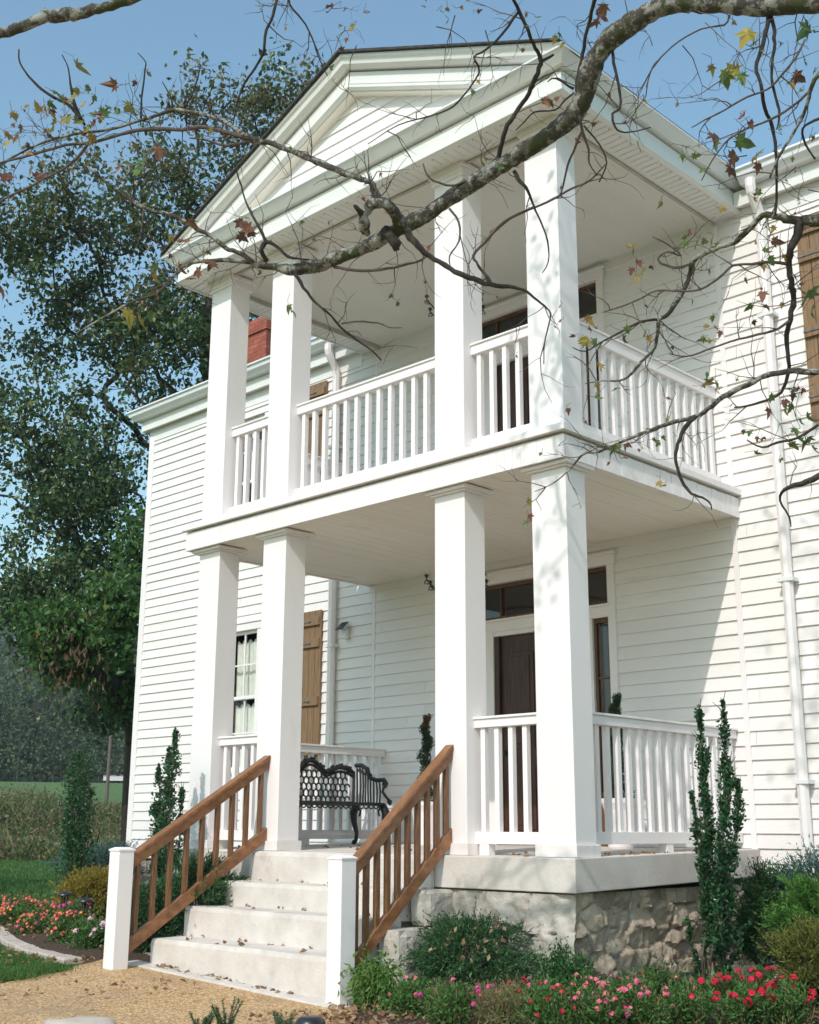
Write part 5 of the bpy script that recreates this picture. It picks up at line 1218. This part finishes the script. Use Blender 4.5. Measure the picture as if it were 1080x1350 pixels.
B_, _ = limb([(186, 156, 3, 6.7), (187, 130, 2.5, 6.7), (191, 95, 2.2, 6.7), (192, 82, 1.8, 6.7), (182, 70, 1.4, 6.7)], 'branch', 'barkd', 5, .05, 17)
B_, _ = limb([(228, 145, 3.5, 6.7), (226, 130, 2.4, 6.7), (222, 122, 2, 6.7), (214, 108, 1.4, 6.7)], 'branch', 'barkd', 5, .05, 18)
B_, _ = limb([(240, 145, 3.5, 6.7), (252, 128, 2.6, 6.7), (260, 105, 2.4, 6.7), (265, 85, 1.6, 6.7)], 'branch', 'barkd', 5, .05, 19)
# branch hanging down to the right below the limb
B_, _ = limb([(536, 300, 12, 6.5), (541, 312, 10, 6.45), (550, 324, 8.5, 6.4), (566, 337, 8, 6.4), (588, 350, 7.5, 6.38), (606, 361, 7, 6.35), (625, 368, 7, 6.35), (646, 375, 6.5, 6.35), (670, 378, 6, 6.35), (690, 382, 4, 6.35), (704, 392, 3, 6.35), (718, 404, 2.6, 6.35), (726, 414, 2.2, 6.35), (722, 435, 2, 6.35), (718, 452, 1.6, 6.35), (717, 480, 1.4, 6.35)], 'branch', 'barkd', 8, .06, 20); twsrc.append((B_, .7))
B_, _ = limb([(648, 374, 5, 6.35), (640, 362, 4, 6.33), (634, 355, 4, 6.33), (628, 345, 3.5, 6.3), (624, 337, 3.5, 6.3), (640, 318, 4, 6.3), (660, 297, 4, 6.3), (683, 282, 3.8, 6.3), (704, 274, 3.5, 6.3), (730, 262, 3.2, 6.3), (755, 248, 3, 6.3), (775, 240, 2.6, 6.3), (790, 226, 2.2, 6.3), (800, 215, 1.6, 6.3)], 'branch', 'twig', 6, .06, 21); twsrc.append((B_, .8))
B_, _ = limb([(385, 356, 5, 6.6), (392, 366, 4.5, 6.6), (405, 385, 4, 6.6), (417, 400, 3.6, 6.6), (437, 416, 3.4, 6.6), (450, 432, 3.2, 6.6), (470, 448, 3, 6.6), (490, 462, 2.6, 6.6), (503, 475, 2, 6.6)], 'branch', 'barkd', 6, .05, 22); twsrc.append((B_, .7))
B_, _ = limb([(440, 352, 4, 6.6), (470, 356, 4, 6.55), (500, 356, 4, 6.5), (530, 350, 3.5, 6.5), (555, 343, 3, 6.5), (565, 335, 2.5, 6.5)], 'branch', 'twig', 6, .06, 23); twsrc.append((B_, .6))
B_, _ = limb([(450, 427, 2.5, 6.6), (470, 424, 2.4, 6.6), (498, 426, 2.2, 6.6), (515, 432, 1.8, 6.6), (530, 432, 1.4, 6.6)], 'branch', 'twig', 5, .06, 24)
# upright branches above the limb
B_, _ = limb([(659, 222, 6, 6.4), (658, 207, 6, 6.4), (661, 188, 6, 6.35), (670, 165, 6, 6.3), (684, 143, 6, 6.3), (697, 122, 6, 6.25), (706, 103, 6, 6.2), (713, 84, 6.5, 6.2), (711, 72, 6, 6.2), (703, 58, 5, 6.15), (696, 38, 4.5, 6.1), (686, 18, 4.5, 6.1), (672, -10, 4, 6.0)], 'branch', 'barkd', 8, .06, 25); twsrc.append((B_, .8))
B_, _ = limb([(659, 205, 5, 6.4), (645, 218, 4, 6.4), (628, 232, 4, 6.4), (610, 240, 3.6, 6.4), (595, 245, 3.4, 6.4), (572, 238, 3, 6.4), (562, 228, 2.4, 6.4), (558, 215, 1.6, 6.4)], 'branch', 'twig', 6, .06, 26); twsrc.append((B_, .6))
B_, _ = limb([(713, 82, 5, 6.2), (730, 72, 3, 6.2), (722, 95, 1, 6.2)][:2], 'branch', 'barkd', 5, .05, 27)
B_, _ = limb([(683, 16, 4, 6.1), (662, 45, 3.4, 6.1), (640, 66, 3, 6.1), (625, 75, 3, 6.1), (632, 95, 2.6, 6.15), (610, 128, 2.4, 6.2), (590, 145, 2.2, 6.2), (560, 155, 2, 6.2), (525, 165, 1.6, 6.2), (485, 190, 1.2, 6.3)], 'branch', 'barkd', 6, .06, 28); twsrc.append((B_, .7))
B_, _ = limb([(760, 120, 6, 6.2), (763, 98, 5.5, 6.2), (768, 72, 5, 6.2), (772, 50, 5, 6.15), (778, 25, 5, 6.1), (784, 0, 5, 6.0), (790, -25, 4, 6.0)], 'branch', 'barkd', 8, .06, 29); twsrc.append((B_, .5))
B_, _ = limb([(808, 60, 4.5, 6.1), (809, 82, 4, 6.1), (814, 104, 3.8, 6.1), (818, 128, 3.5, 6.1), (817, 143, 3.5, 6.1), (808, 150, 3.2, 6.1), (809, 163, 3, 6.1), (818, 174, 2.6, 6.1), (838, 173, 2, 6.1), (858, 168, 1.5, 6.1)], 'branch', 'barkd', 6, .06, 30); twsrc.append((B_, .6))
B_, _ = limb([(764, 153, 4, 6.2), (768, 174, 3.4, 6.2), (776, 196, 3, 6.2), (777, 215, 2.2, 6.2), (788, 232, 1.6, 6.2)], 'branch', 'barkd', 6, .06, 31); twsrc.append((B_, .5))
B_, _ = limb([(767, 172, 3, 6.2), (756, 200, 2.8, 6.2), (748, 220, 2.6, 6.2), (740, 255, 2.2, 6.2), (732, 262, 1.6, 6.2)], 'branch', 'barkd', 6, .06, 32)
B_, _ = limb([(770, 166, 3, 6.2), (790, 190, 2.5, 6.2), (800, 215, 2.4, 6.2), (790, 240, 2, 6.2)], 'branch', 'barkd', 6, .06, 33)
B_, _ = limb([(756, 118, 4, 6.2), (733, 103, 2.5, 6.2), (722, 108, 1.5, 6.2)], 'branch', 'barkd', 5, .06, 34)
B_, _ = limb([(757, 122, 3, 6.2), (745, 132, 2.5, 6.2), (732, 145, 2.2, 6.2), (705, 148, 2.2, 6.2), (692, 160, 2, 6.2), (680, 172, 1.3, 6.2)], 'branch', 'barkd', 5, .06, 35)
B_, _ = limb([(678, 226, 6, 6.38), (686, 240, 5.5, 6.35), (696, 252, 4, 6.3), (704, 272, 3, 6.3), (712, 290, 2.6, 6.3), (722, 318, 2.2, 6.3), (723, 345, 1.6, 6.3), (715, 360, 1, 6.3)], 'branch', 'barkd', 6, .06, 36); twsrc.append((B_, .4))
B_, _ = limb([(592, 275, 3.5, 6.45), (605, 293, 3, 6.4), (605, 318, 2.6, 6.4), (593, 338, 2.2, 6.4), (594, 352, 1.5, 6.4)], 'branch', 'twig', 5, .06, 37); twsrc.append((B_, .3))
# hanging branches top right
B_, _ = limb([(1014, 12, 6, 5.6), (1010, 40, 5.5, 5.6), (1002, 70, 5.5, 5.6), (997, 88, 5.5, 5.6), (1003, 112, 5, 5.6), (1008, 142, 5, 5.65), (1018, 168, 4.6, 5.7), (1023, 200, 4.2, 5.7), (1024, 235, 4, 5.75), (1024, 262, 3.4, 5.8), (1022, 284, 3, 5.8)], 'branch', 'barkd', 7, .06, 40); twsrc.append((B_, .6))
B_, _ = limb([(1014, 12, 5.5, 5.6), (1020, 35, 5, 5.6), (1021, 58, 4.5, 5.6), (1018, 85, 4.2, 5.6), (1018, 110, 4, 5.6), (1026, 138, 3.6, 5.6), (1027, 158, 3, 5.6), (1024, 170, 1.6, 5.6)], 'branch', 'barkd', 7, .06, 41)
B_, _ = limb([(1062, 52, 3, 5.5), (1050, 75, 3, 5.5), (1030, 100, 3, 5.55), (1012, 118, 3, 5.6), (985, 128, 3, 5.6), (955, 145, 2.6, 5.65), (930, 158, 2.2, 5.7), (912, 168, 1.4, 5.7)], 'branch', 'twig', 5, .06, 42); twsrc.append((B_, .7))
B_, _ = limb([(1100, 80, 6, 5.4), (1074, 105, 6, 5.4), (1066, 130, 5, 5.45), (1056, 158, 4.5, 5.5), (1040, 185, 4, 5.5), (1025, 210, 3.4, 5.55), (1015, 235, 2.4, 5.6)], 'branch', 'bark', 7, .08, 43); twsrc.append((B_, .8))
B_, _ = limb([(1070, 118, 3.6, 5.45), (1045, 140, 3.4, 5.5), (1015, 158, 3, 5.55), (985, 170, 2.6, 5.6), (960, 185, 2.4, 5.65), (940, 210, 2, 5.7), (925, 238, 1.4, 5.75)], 'branch', 'twig', 6, .06, 44); twsrc.append((B_, .8))
B_, _ = limb([(1100, 150, 4, 5.4), (1075, 158, 3.6, 5.4), (1058, 170, 3.2, 5.45), (1062, 190, 3, 5.5), (1075, 210, 2.4, 5.5)], 'branch', 'barkd', 6, .06, 45)
B_, _ = limb([(962, 20, 3, 5.7), (955, 33, 2.8, 5.7), (925, 38, 2.4, 5.75), (895, 55, 2.4, 5.8), (872, 75, 2.2, 5.85), (860, 90, 2, 5.85), (852, 115, 1.4, 5.9)], 'branch', 'twig', 5, .06, 46); twsrc.append((B_, .6))
# lower right boughs
B_, _ = limb([(1150, 296, 20, 5.7), (1110, 293, 17, 5.8), (1080, 291, 16, 5.85), (1052, 291, 13, 5.9), (1030, 287, 10, 5.95), (1010, 283, 8, 6.0), (997, 292, 7.5, 6.05), (985, 306, 7.5, 6.05), (967, 320, 7.5, 6.1), (950, 326, 7, 6.1), (930, 334, 7, 6.15), (914, 343, 7, 6.15), (911, 358, 6.5, 6.2), (905, 375, 6, 6.2), (893, 398, 5.5, 6.2), (880, 415, 5.5, 6.25), (869, 421, 5.5, 6.25), (867, 440, 4.8, 6.3), (863, 458, 4.4, 6.3), (845, 478, 4, 6.3), (830, 495, 3.4, 6.35), (816, 502, 2.6, 6.35), (795, 502, 2, 6.4), (772, 506, 1.4, 6.4)], 'limb', 'bark', 9, .08, 50); twsrc.append((B_, 1.2)); LR = B_[0]
B_, _ = limb([(1055, 292, 12, 5.9), (1050, 310, 11, 5.9), (1042, 330, 9, 5.9), (1040, 350, 8, 5.95), (1043, 370, 8, 5.95), (1047, 395, 7, 6.0), (1042, 420, 6.5, 6.0), (1036, 450, 6, 6.05), (1040, 475, 5.5, 6.05), (1038, 497, 5, 6.1), (1030, 517, 4, 6.1), (1010, 528, 3.4, 6.1), (985, 535, 3, 6.1), (968, 537, 2, 6.1)], 'branch', 'barkd', 8, .08, 51); twsrc.append((B_, .9))
B_, _ = limb([(1120, 478, 9, 5.9), (1080, 490, 8.5, 5.95), (1055, 489, 8.5, 6.0), (1030, 491, 8, 6.05), (1010, 495, 8, 6.1), (985, 507, 7.5, 6.15), (960, 520, 7.5, 6.2), (943, 531, 7, 6.2), (929, 543, 6.5, 6.25), (905, 552, 6, 6.3), (880, 559, 5, 6.3), (850, 570, 4.6, 6.35), (826, 580, 4.2, 6.35), (803, 590, 4, 6.4), (785, 596, 3.6, 6.4), (770, 598, 3, 6.4), (757, 612, 2.6, 6.4), (748, 622, 2, 6.4), (728, 638, 1.5, 6.4), (705, 648, 1.2, 6.4)], 'branch', 'bark', 8, .08, 52); twsrc.append((B_, 1.1)); LR2 = B_[0]
B_, _ = limb([(918, 548, 6, 6.25), (904, 562, 5.5, 6.25), (896, 580, 5.2, 6.25), (891, 598, 5, 6.25), (893, 616, 4.6, 6.25), (899, 634, 4.4, 6.25), (912, 651, 4, 6.25), (926, 656, 3, 6.25), (937, 664, 2.4, 6.25), (938, 672, 1.4, 6.25)], 'branch', 'barkd', 7, .06, 53); twsrc.append((B_, .6))
B_, _ = limb([(1130, 605, 10, 5.9), (1080, 627, 8.5, 6.0), (1056, 637, 7, 6.0), (1035, 645, 5, 6.05), (1028, 660, 3, 6.1), (1040, 680, 2.4, 6.1), (1043, 695, 1.4, 6.1)], 'branch', 'barkd', 7, .06, 54); twsrc.append((B_, .6)); LR3 = B_[0]
B_, _ = limb([(1042, 349, 5, 5.95), (1020, 346, 3.6, 5.98), (990, 348, 3.4, 6.0), (967, 350, 3.4, 6.05), (955, 360, 3.2, 6.05), (945, 368, 3, 6.1), (925, 381, 3, 6.1), (900, 384, 2.8, 6.15), (866, 383, 2.6, 6.2), (848, 392, 2.4, 6.2), (825, 402, 2.2, 6.2), (797, 411, 1.5, 6.2)], 'branch', 'twig', 6, .06, 55); twsrc.append((B_, 1))
B_, _ = limb([(1042, 422, 4.5, 6.0), (1025, 434, 3.4, 6.0), (1000, 441, 3.2, 6.05), (975, 447, 3, 6.05), (955, 453, 2.6, 6.1), (930, 462, 2.4, 6.1), (905, 470, 2, 6.1), (882, 466, 1.4, 6.1)], 'branch', 'twig', 6, .06, 56); twsrc.append((B_, .8))
B_, _ = limb([(868, 421, 3.6, 6.25), (845, 424, 3, 6.25), (820, 437, 2.8, 6.25), (795, 450, 2.4, 6.25), (772, 463, 1.8, 6.3), (755, 458, 1.2, 6.3)], 'branch', 'barkd', 6, .06, 57); twsrc.append((B_, .8))
B_, _ = limb([(912, 348, 3.6, 6.15), (892, 353, 3.2, 6.2), (873, 348, 3, 6.2), (868, 340, 2.8, 6.2), (880, 332, 2.6, 6.2), (898, 337, 2.2, 6.2), (880, 322, 2, 6.2), (860, 312, 1.4, 6.2)], 'branch', 'twig', 6, .06, 58); twsrc.append((B_, .6))
B_, _ = limb([(1080, 560, 4, 6.0), (1050, 578, 3.6, 6.0), (1025, 583, 3.2, 6.0), (1005, 590, 2.8, 6.0), (985, 580, 2, 6.0)], 'branch', 'barkd', 6, .06, 59); twsrc.append((B_, .5)); LR4 = B_[0]
# long limb crossing the upper left corner
B_, _ = limb([(320, -90, 17, 5.2), (240, -38, 16, 5.25), (190, -12, 16, 5.3), (158, 2, 14, 5.3), (130, 12, 14, 5.35), (105, 17, 15, 5.4), (85, 19, 17, 5.4), (68, 20, 17, 5.4), (50, 27, 15, 5.4), (30, 35, 14, 5.45), (0, 44, 13, 5.5), (-40, 60, 12, 5.5)], 'limb', 'bark', 12, .12, 60); TLm = B_[0]
B_, _ = limb([(372, -40, 4, 5.9), (366, -5, 4, 5.9), (360, 20, 4, 5.9), (351, 40, 4, 5.9), (348, 66, 3.6, 5.9), (340, 84, 3.4, 5.95), (328, 102, 3.2, 5.95), (320, 115, 3, 6.0), (312, 138, 2.6, 6.0), (307, 165, 1.6, 6.0)], 'branch', 'barkd', 6, .06, 61); twsrc.append((B_, .7)); LR5 = B_[0]
B_, _ = limb([(382, -30, 3, 5.9), (382, 5, 2.8, 5.9), (398, 25, 2.6, 5.9), (412, 50, 2.4, 5.9), (420, 75, 2, 5.9), (432, 100, 1.2, 5.9)], 'branch', 'barkd', 5, .06, 62); twsrc.append((B_, .9)); LR6 = B_[0]
def conn(a, mids, b, r0, r1, seed):
    pts = [a]+mids+[tuple(b)]; n = len(pts); MB().tube(pts, [r0+(r1-r0)*i/(n-1) for i in range(n)], 10, .05, seed).build('limb', M['bark'], mt, smooth=True)
conn((6.5, -2.1, 2.2), [(5.4, -2.3, 2.6)], LR, .12, .036, 70)
conn((6.5, -2.1, 1.6), [(5.2, -2.3, 1.9)], LR2, .08, .018, 71)
conn((6.55, -2.1, 1.0), [(5.2, -2.4, 1.3)], LR3, .07, .02, 72)
conn((5.2, -2.3, 1.9), [], LR4, .03, .01, 73)
conn((6.15, -2.3, 5.6), [(5.0, -3.2, 6.5), (3.6, -3.9, 6.6)], TLm, .14, .028, 74)
conn((3.6, -3.9, 6.6), [(2.9, -3.6, 6.2)], LR5, .04, .008, 75); conn((2.9, -3.6, 6.2), [], LR6, .014, .006, 76)
# procedural twigs along the traced branches
r_ = rg(140); tw = MB(); tips = []
def twig(p, d, L, rad, lev):
    pts = [p]; n = 4
    for i in range(n):
        d = unit(d+r_.normal(size=3)*.24); pts.append(pts[-1]+d*L/n)
    tw.tube(pts, [rad*(1-.7*i/n) for i in range(n+1)], 4)
    if lev > 0:
        for k in range(r_.integers(1, 4)): j = r_.integers(1, n+1); twig(pts[j], unit(d+r_.normal(size=3)*.9), L*r_.uniform(.35, .65), rad*.6, lev-1)
    tips.append(pts[-1])
for pts, dn in twsrc:
    P_ = np.array(pts); seg = np.linalg.norm(np.diff(P_, axis=0), axis=1); tot = seg.sum(); n = int(tot*11*dn)
    for _ in range(n):
        j = r_.integers(1, len(P_)-1); tg = unit(P_[j+1]-P_[j]); d = unit(tg*.6+r_.normal(size=3)*.8+UP*.15)
        twig(P_[j], d, r_.uniform(.10, .34), .0033, 1)
# many fine twigs against the sky at the upper right and top centre
for u, v in ((600, 20), (575, 35), (640, 40), (430, 15), (455, 35), (470, 60), (930, 30), (900, 60), (860, 60), (960, 100), (1050, 220), (1030, 190), (985, 205), (1065, 250), (960, 140), (990, 60), (1060, 20)):
    d_ = r_.uniform(5.6, 6.2); twig(np.array(dp(u, v, d_)), unit(-UP*.5+r_.normal(size=3)*.6), .3, .003, 2)
tw.build('twigs', M['twig'], mt)
# maple leaves
def mleaf(mb, c, size, mi):
    prof = [(-90, .10), (-70, .46), (-48, .30), (-22, .62), (-4, .36), (22, .74), (44, .40), (66, .62), (90, .98)]
    ring = [(a, r) for a, r in prof]+[(180-a, r) for a, r in reversed(prof[1:-1])]
    ax = unit(r_.normal(size=3)*.8-UP*.9); nr = unit(np.cross(ax, r_.normal(size=3))); nr = unit(nr+FWD*.25*(1 if nr@FWD > 0 else -1)); nr = unit(nr-ax*(nr@ax)); sd = np.cross(nr, ax)
    curl = r_.uniform(.3, 1.1)*(1 if r_.random() < .5 else -1); V = [c]
    for a, r in ring:
        r = r*r_.uniform(.82, 1.15); x = math.cos(math.radians(a))*r*size*.5; y = math.sin(math.radians(a))*r*size*.55; V.append(c+sd*x+ax*y+nr*((x*x+y*y)/size*curl+r_.normal()*size*.02))
    n = len(ring); mb.add(V, [(0, 1+i, 1+(i+1) % n) for i in range(n)], mi)
    mb.tube([c-ax*size*.05, c-ax*size*.3+r_.normal(size=3)*.01, c-ax*size*.6+r_.normal(size=3)*.015], .0012, 3, mi=2)
lv = MB(); G_, Y_, B2 = 0, 1, 2
L_ = [(102, 85, 26, 1), (152, 112, 22, 2), (76, 122, 24, 0), (84, 130, 16, 1), (62, 148, 22, 1), (72, 152, 20, 1), (88, 156, 22, 1), (52, 146, 18, 1), (136, 146, 20, 0), (142, 152, 18, 0), (172, 140, 24, 1), (176, 148, 18, 0), (122, 180, 18, 1), (114, 172, 14, 1), (10, 176, 20, 1), (8, 190, 16, 1), (22, 180, 12, 2), (10, 232, 22, 2), (48, 234, 18, 2), (188, 215, 30, 0), (182, 224, 22, 0), (208, 196, 24, 2), (158, 220, 16, 2), (316, 293, 22, 2), (326, 300, 22, 2), (318, 311, 20, 2), (332, 306, 16, 2), (230, 300, 22, 1), (226, 312, 16, 1), (250, 292, 24, 2), (242, 318, 22, 2), (270, 336, 26, 1), (276, 345, 18, 2), (262, 358, 18, 2), (236, 352, 20, 2), (205, 350, 20, 0), (202, 362, 18, 1), (170, 412, 28, 1), (184, 420, 24, 1), (198, 414, 16, 0), (205, 385, 16, 2), (380, 404, 16, 0), (386, 410, 14, 0), (2, 380, 22, 2), (280, 348, 22, 2), (252, 366, 16, 2),
    (968, 92, 36, 1), (958, 98, 26, 0), (978, 100, 20, 0), (938, 88, 16, 1), (952, 102, 20, 0), (986, 44, 30, 1), (992, 48, 20, 1), (1064, 36, 34, 0), (1072, 42, 26, 0), (942, 178, 26, 2), (944, 190, 18, 0), (974, 186, 32, 0), (966, 208, 30, 2), (962, 222, 24, 2), (996, 206, 28, 1), (1000, 218, 18, 2), (1050, 100, 22, 2), (1044, 108, 18, 1), (1060, 78, 16, 0), (980, 152, 16, 2), (990, 162, 14, 2), (790, 18, 22, 2), (796, 8, 20, 2), (787, 28, 16, 2), (732, 50, 14, 1), (738, 45, 10, 0), (742, 58, 10, 1), (694, 18, 10, 1), (872, 268, 10, 1),
    (832, 326, 18, 1), (836, 331, 14, 0), (842, 346, 14, 2), (846, 358, 18, 1), (840, 364, 14, 1), (905, 320, 14, 0), (918, 320, 20, 0), (928, 318, 14, 0), (946, 323, 14, 1), (908, 306, 12, 2), (938, 318, 12, 0), (775, 420, 16, 1), (778, 432, 12, 2), (776, 447, 20, 1), (784, 453, 16, 0), (772, 452, 14, 1), (826, 433, 14, 0), (822, 446, 16, 2), (850, 440, 18, 1), (856, 444, 12, 1), (756, 443, 10, 2), (790, 481, 14, 1), (792, 487, 10, 1), (787, 507, 11, 1), (789, 518, 12, 1), (786, 524, 10, 0), (749, 540, 10, 2), (812, 513, 10, 0), (929, 506, 20, 1), (938, 502, 14, 0), (946, 506, 14, 1), (933, 493, 10, 0),
    (1056, 384, 26, 0), (1068, 388, 24, 0), (1060, 400, 24, 0), (1070, 408, 20, 0), (1042, 378, 16, 0), (1008, 330, 14, 0), (1016, 340, 16, 0), (1004, 346, 14, 1), (1020, 318, 18, 2), (1006, 386, 18, 2), (1010, 403, 12, 2), (990, 403, 13, 0), (994, 424, 10, 2), (983, 368, 10, 2), (945, 432, 14, 2), (950, 438, 10, 2), (928, 447, 12, 0), (936, 449, 10, 1), (930, 430, 10, 1), (940, 418, 10, 0), (1018, 522, 16, 0), (1014, 540, 16, 2), (1034, 528, 16, 2), (1046, 520, 14, 2), (1040, 512, 18, 0), (1036, 544, 14, 1), (1044, 535, 14, 0), (1054, 555, 18, 0), (1064, 548, 16, 0), (1048, 566, 16, 0), (1055, 580, 24, 0), (1066, 578, 22, 0), (1072, 590, 18, 0), (1045, 586, 20, 0), (996, 597, 10, 0), (1030, 605, 10, 0), (980, 568, 8, 2), (988, 570, 10, 0), (998, 577, 9, 2), (1006, 577, 9, 2), (1052, 512, 16, 2), (880, 552, 12, 1), (862, 580, 12, 0), (868, 584, 10, 0), (874, 576, 8, 0), (823, 604, 10, 2), (816, 588, 12, 0), (808, 592, 12, 0), (828, 586, 10, 2), (869, 636, 12, 1), (876, 640, 8, 2), (697, 660, 10, 1), (699, 680, 12, 2), (695, 688, 9, 0), (833, 355, 12, 2), (860, 352, 10, 2), (1020, 300, 12, 1), (1008, 350, 10, 1), (903, 312, 10, 0), (760, 186, 12, 2), (718, 132, 16, 2), (726, 134, 14, 2), (734, 130, 10, 2), (1060, 300, 10, 2), (950, 275, 10, 1), (995, 262, 10, 1), (1000, 255, 12, 0), (928, 222, 12, 0), (905, 198, 12, 0), (900, 205, 10, 0), (915, 206, 12, 0), (560, 372, 6, 2), (565, 326, 8, 2)]
for u, v, s, k in L_:
    d_ = 5.6+.9*min(1, max(0, (1080-u)/700)) if v < 260 or u < 500 else 6.05
    for _ in range(1): mleaf(lv, np.array(dp(u, v, d_+r_.normal()*.08)), s*1.5*d_/FPX, k)
for u, v in ((620, 5), (640, 12), (560, 8), (585, 18), (440, 8), (460, 20), (480, 12), (1040, 230), (1070, 180), (1010, 240), (1062, 120), (1075, 95), (1050, 260), (600, 10)):
    for _ in range(2): mleaf(lv, np.array(dp(u+r_.normal()*8, v+r_.normal()*6, 5.8)), r_.uniform(8, 13)*5.8/FPX, int(r_.integers(0, 3)))
for tp in tips:
    if r_.random() < .10:
        u, v = proj(tp); mleaf(lv, tp+r_.normal(size=3)*.01, r_.uniform(.025, .06), int(r_.choice([0, 1, 2, 2])))
for _ in range(34):
    u, v = r_.normal(95, 38), r_.normal(150, 16); mleaf(lv, np.array(dp(u, v, 6.7+r_.normal()*.06)), r_.uniform(.05, .10), int(r_.choice([0, 0, 1, 1, 2])))
for _ in range(14):
    u, v = r_.normal(25, 20), r_.normal(190, 25); mleaf(lv, np.array(dp(u, v, 6.8+r_.normal()*.06)), r_.uniform(.05, .09), int(r_.choice([0, 1, 1, 2])))
# unseen upper crown that throws the dappled shade on the right-hand wall
cl = []
while len(cl) < 34:
    q = np.array([r_.uniform(.5, 2.4), r_.uniform(-4.6, -1.6), r_.uniform(4, 9.5)]); u, v = proj(q); h = -q[1]; xh, zh = q[0]-.29*h, q[2]-.95*h
    if v < -60 and -.5 < xh < .15 and 1.6 < zh < 5.9: cl.append(q)
while len(cl) < 185:
    q = np.array([r_.uniform(.9, 6.5), r_.uniform(-4.6, -1.0), r_.uniform(3.2, 9)]); u, v = proj(q)
    h = (P-q[1]); xh, zh = q[0]-.29*h, q[2]-.95*h
    if (v < -60 or u > 1190) and .35 < xh < 4 and -1 < zh < 6.2: cl.append(q)
cr = MB(); grow(cr, [(6.2, -2.3, 4.8), (6.1, -2.4, 7.0)], cl, .07, r_, 5, .25, 4, .09, .004)
cr.build('upper_branches', M['bark'], mt)
for q in cl:
    for _ in range(6):
        e = q+r_.normal(size=3)*.16; u, v = proj(e)
        if v < -45 or u > 1150: mleaf(lv, e, r_.uniform(.08, .15), int(r_.integers(0, 3)))
lv.build('leaves', [M['mp_g'], M['mp_y'], M['mp_b']], mt)

# ================================================================= HAZE
hb = MB().box(-860, 860, -860, 860, -6, 75); hm = bpy.data.materials.new('haze_air'); hm.use_nodes = True; hn = hm.node_tree; hn.nodes.clear()
pv = hn.nodes.new('ShaderNodeVolumePrincipled'); pv.inputs['Color'].default_value = (.86, .92, 1, 1); pv.inputs['Density'].default_value = .0005; pv.inputs['Anisotropy'].default_value = .2
mo = hn.nodes.new('ShaderNodeOutputMaterial'); hn.links.new(pv.outputs[0], mo.inputs['Volume'])
setting(hb.build('haze', hm), 'stuff')
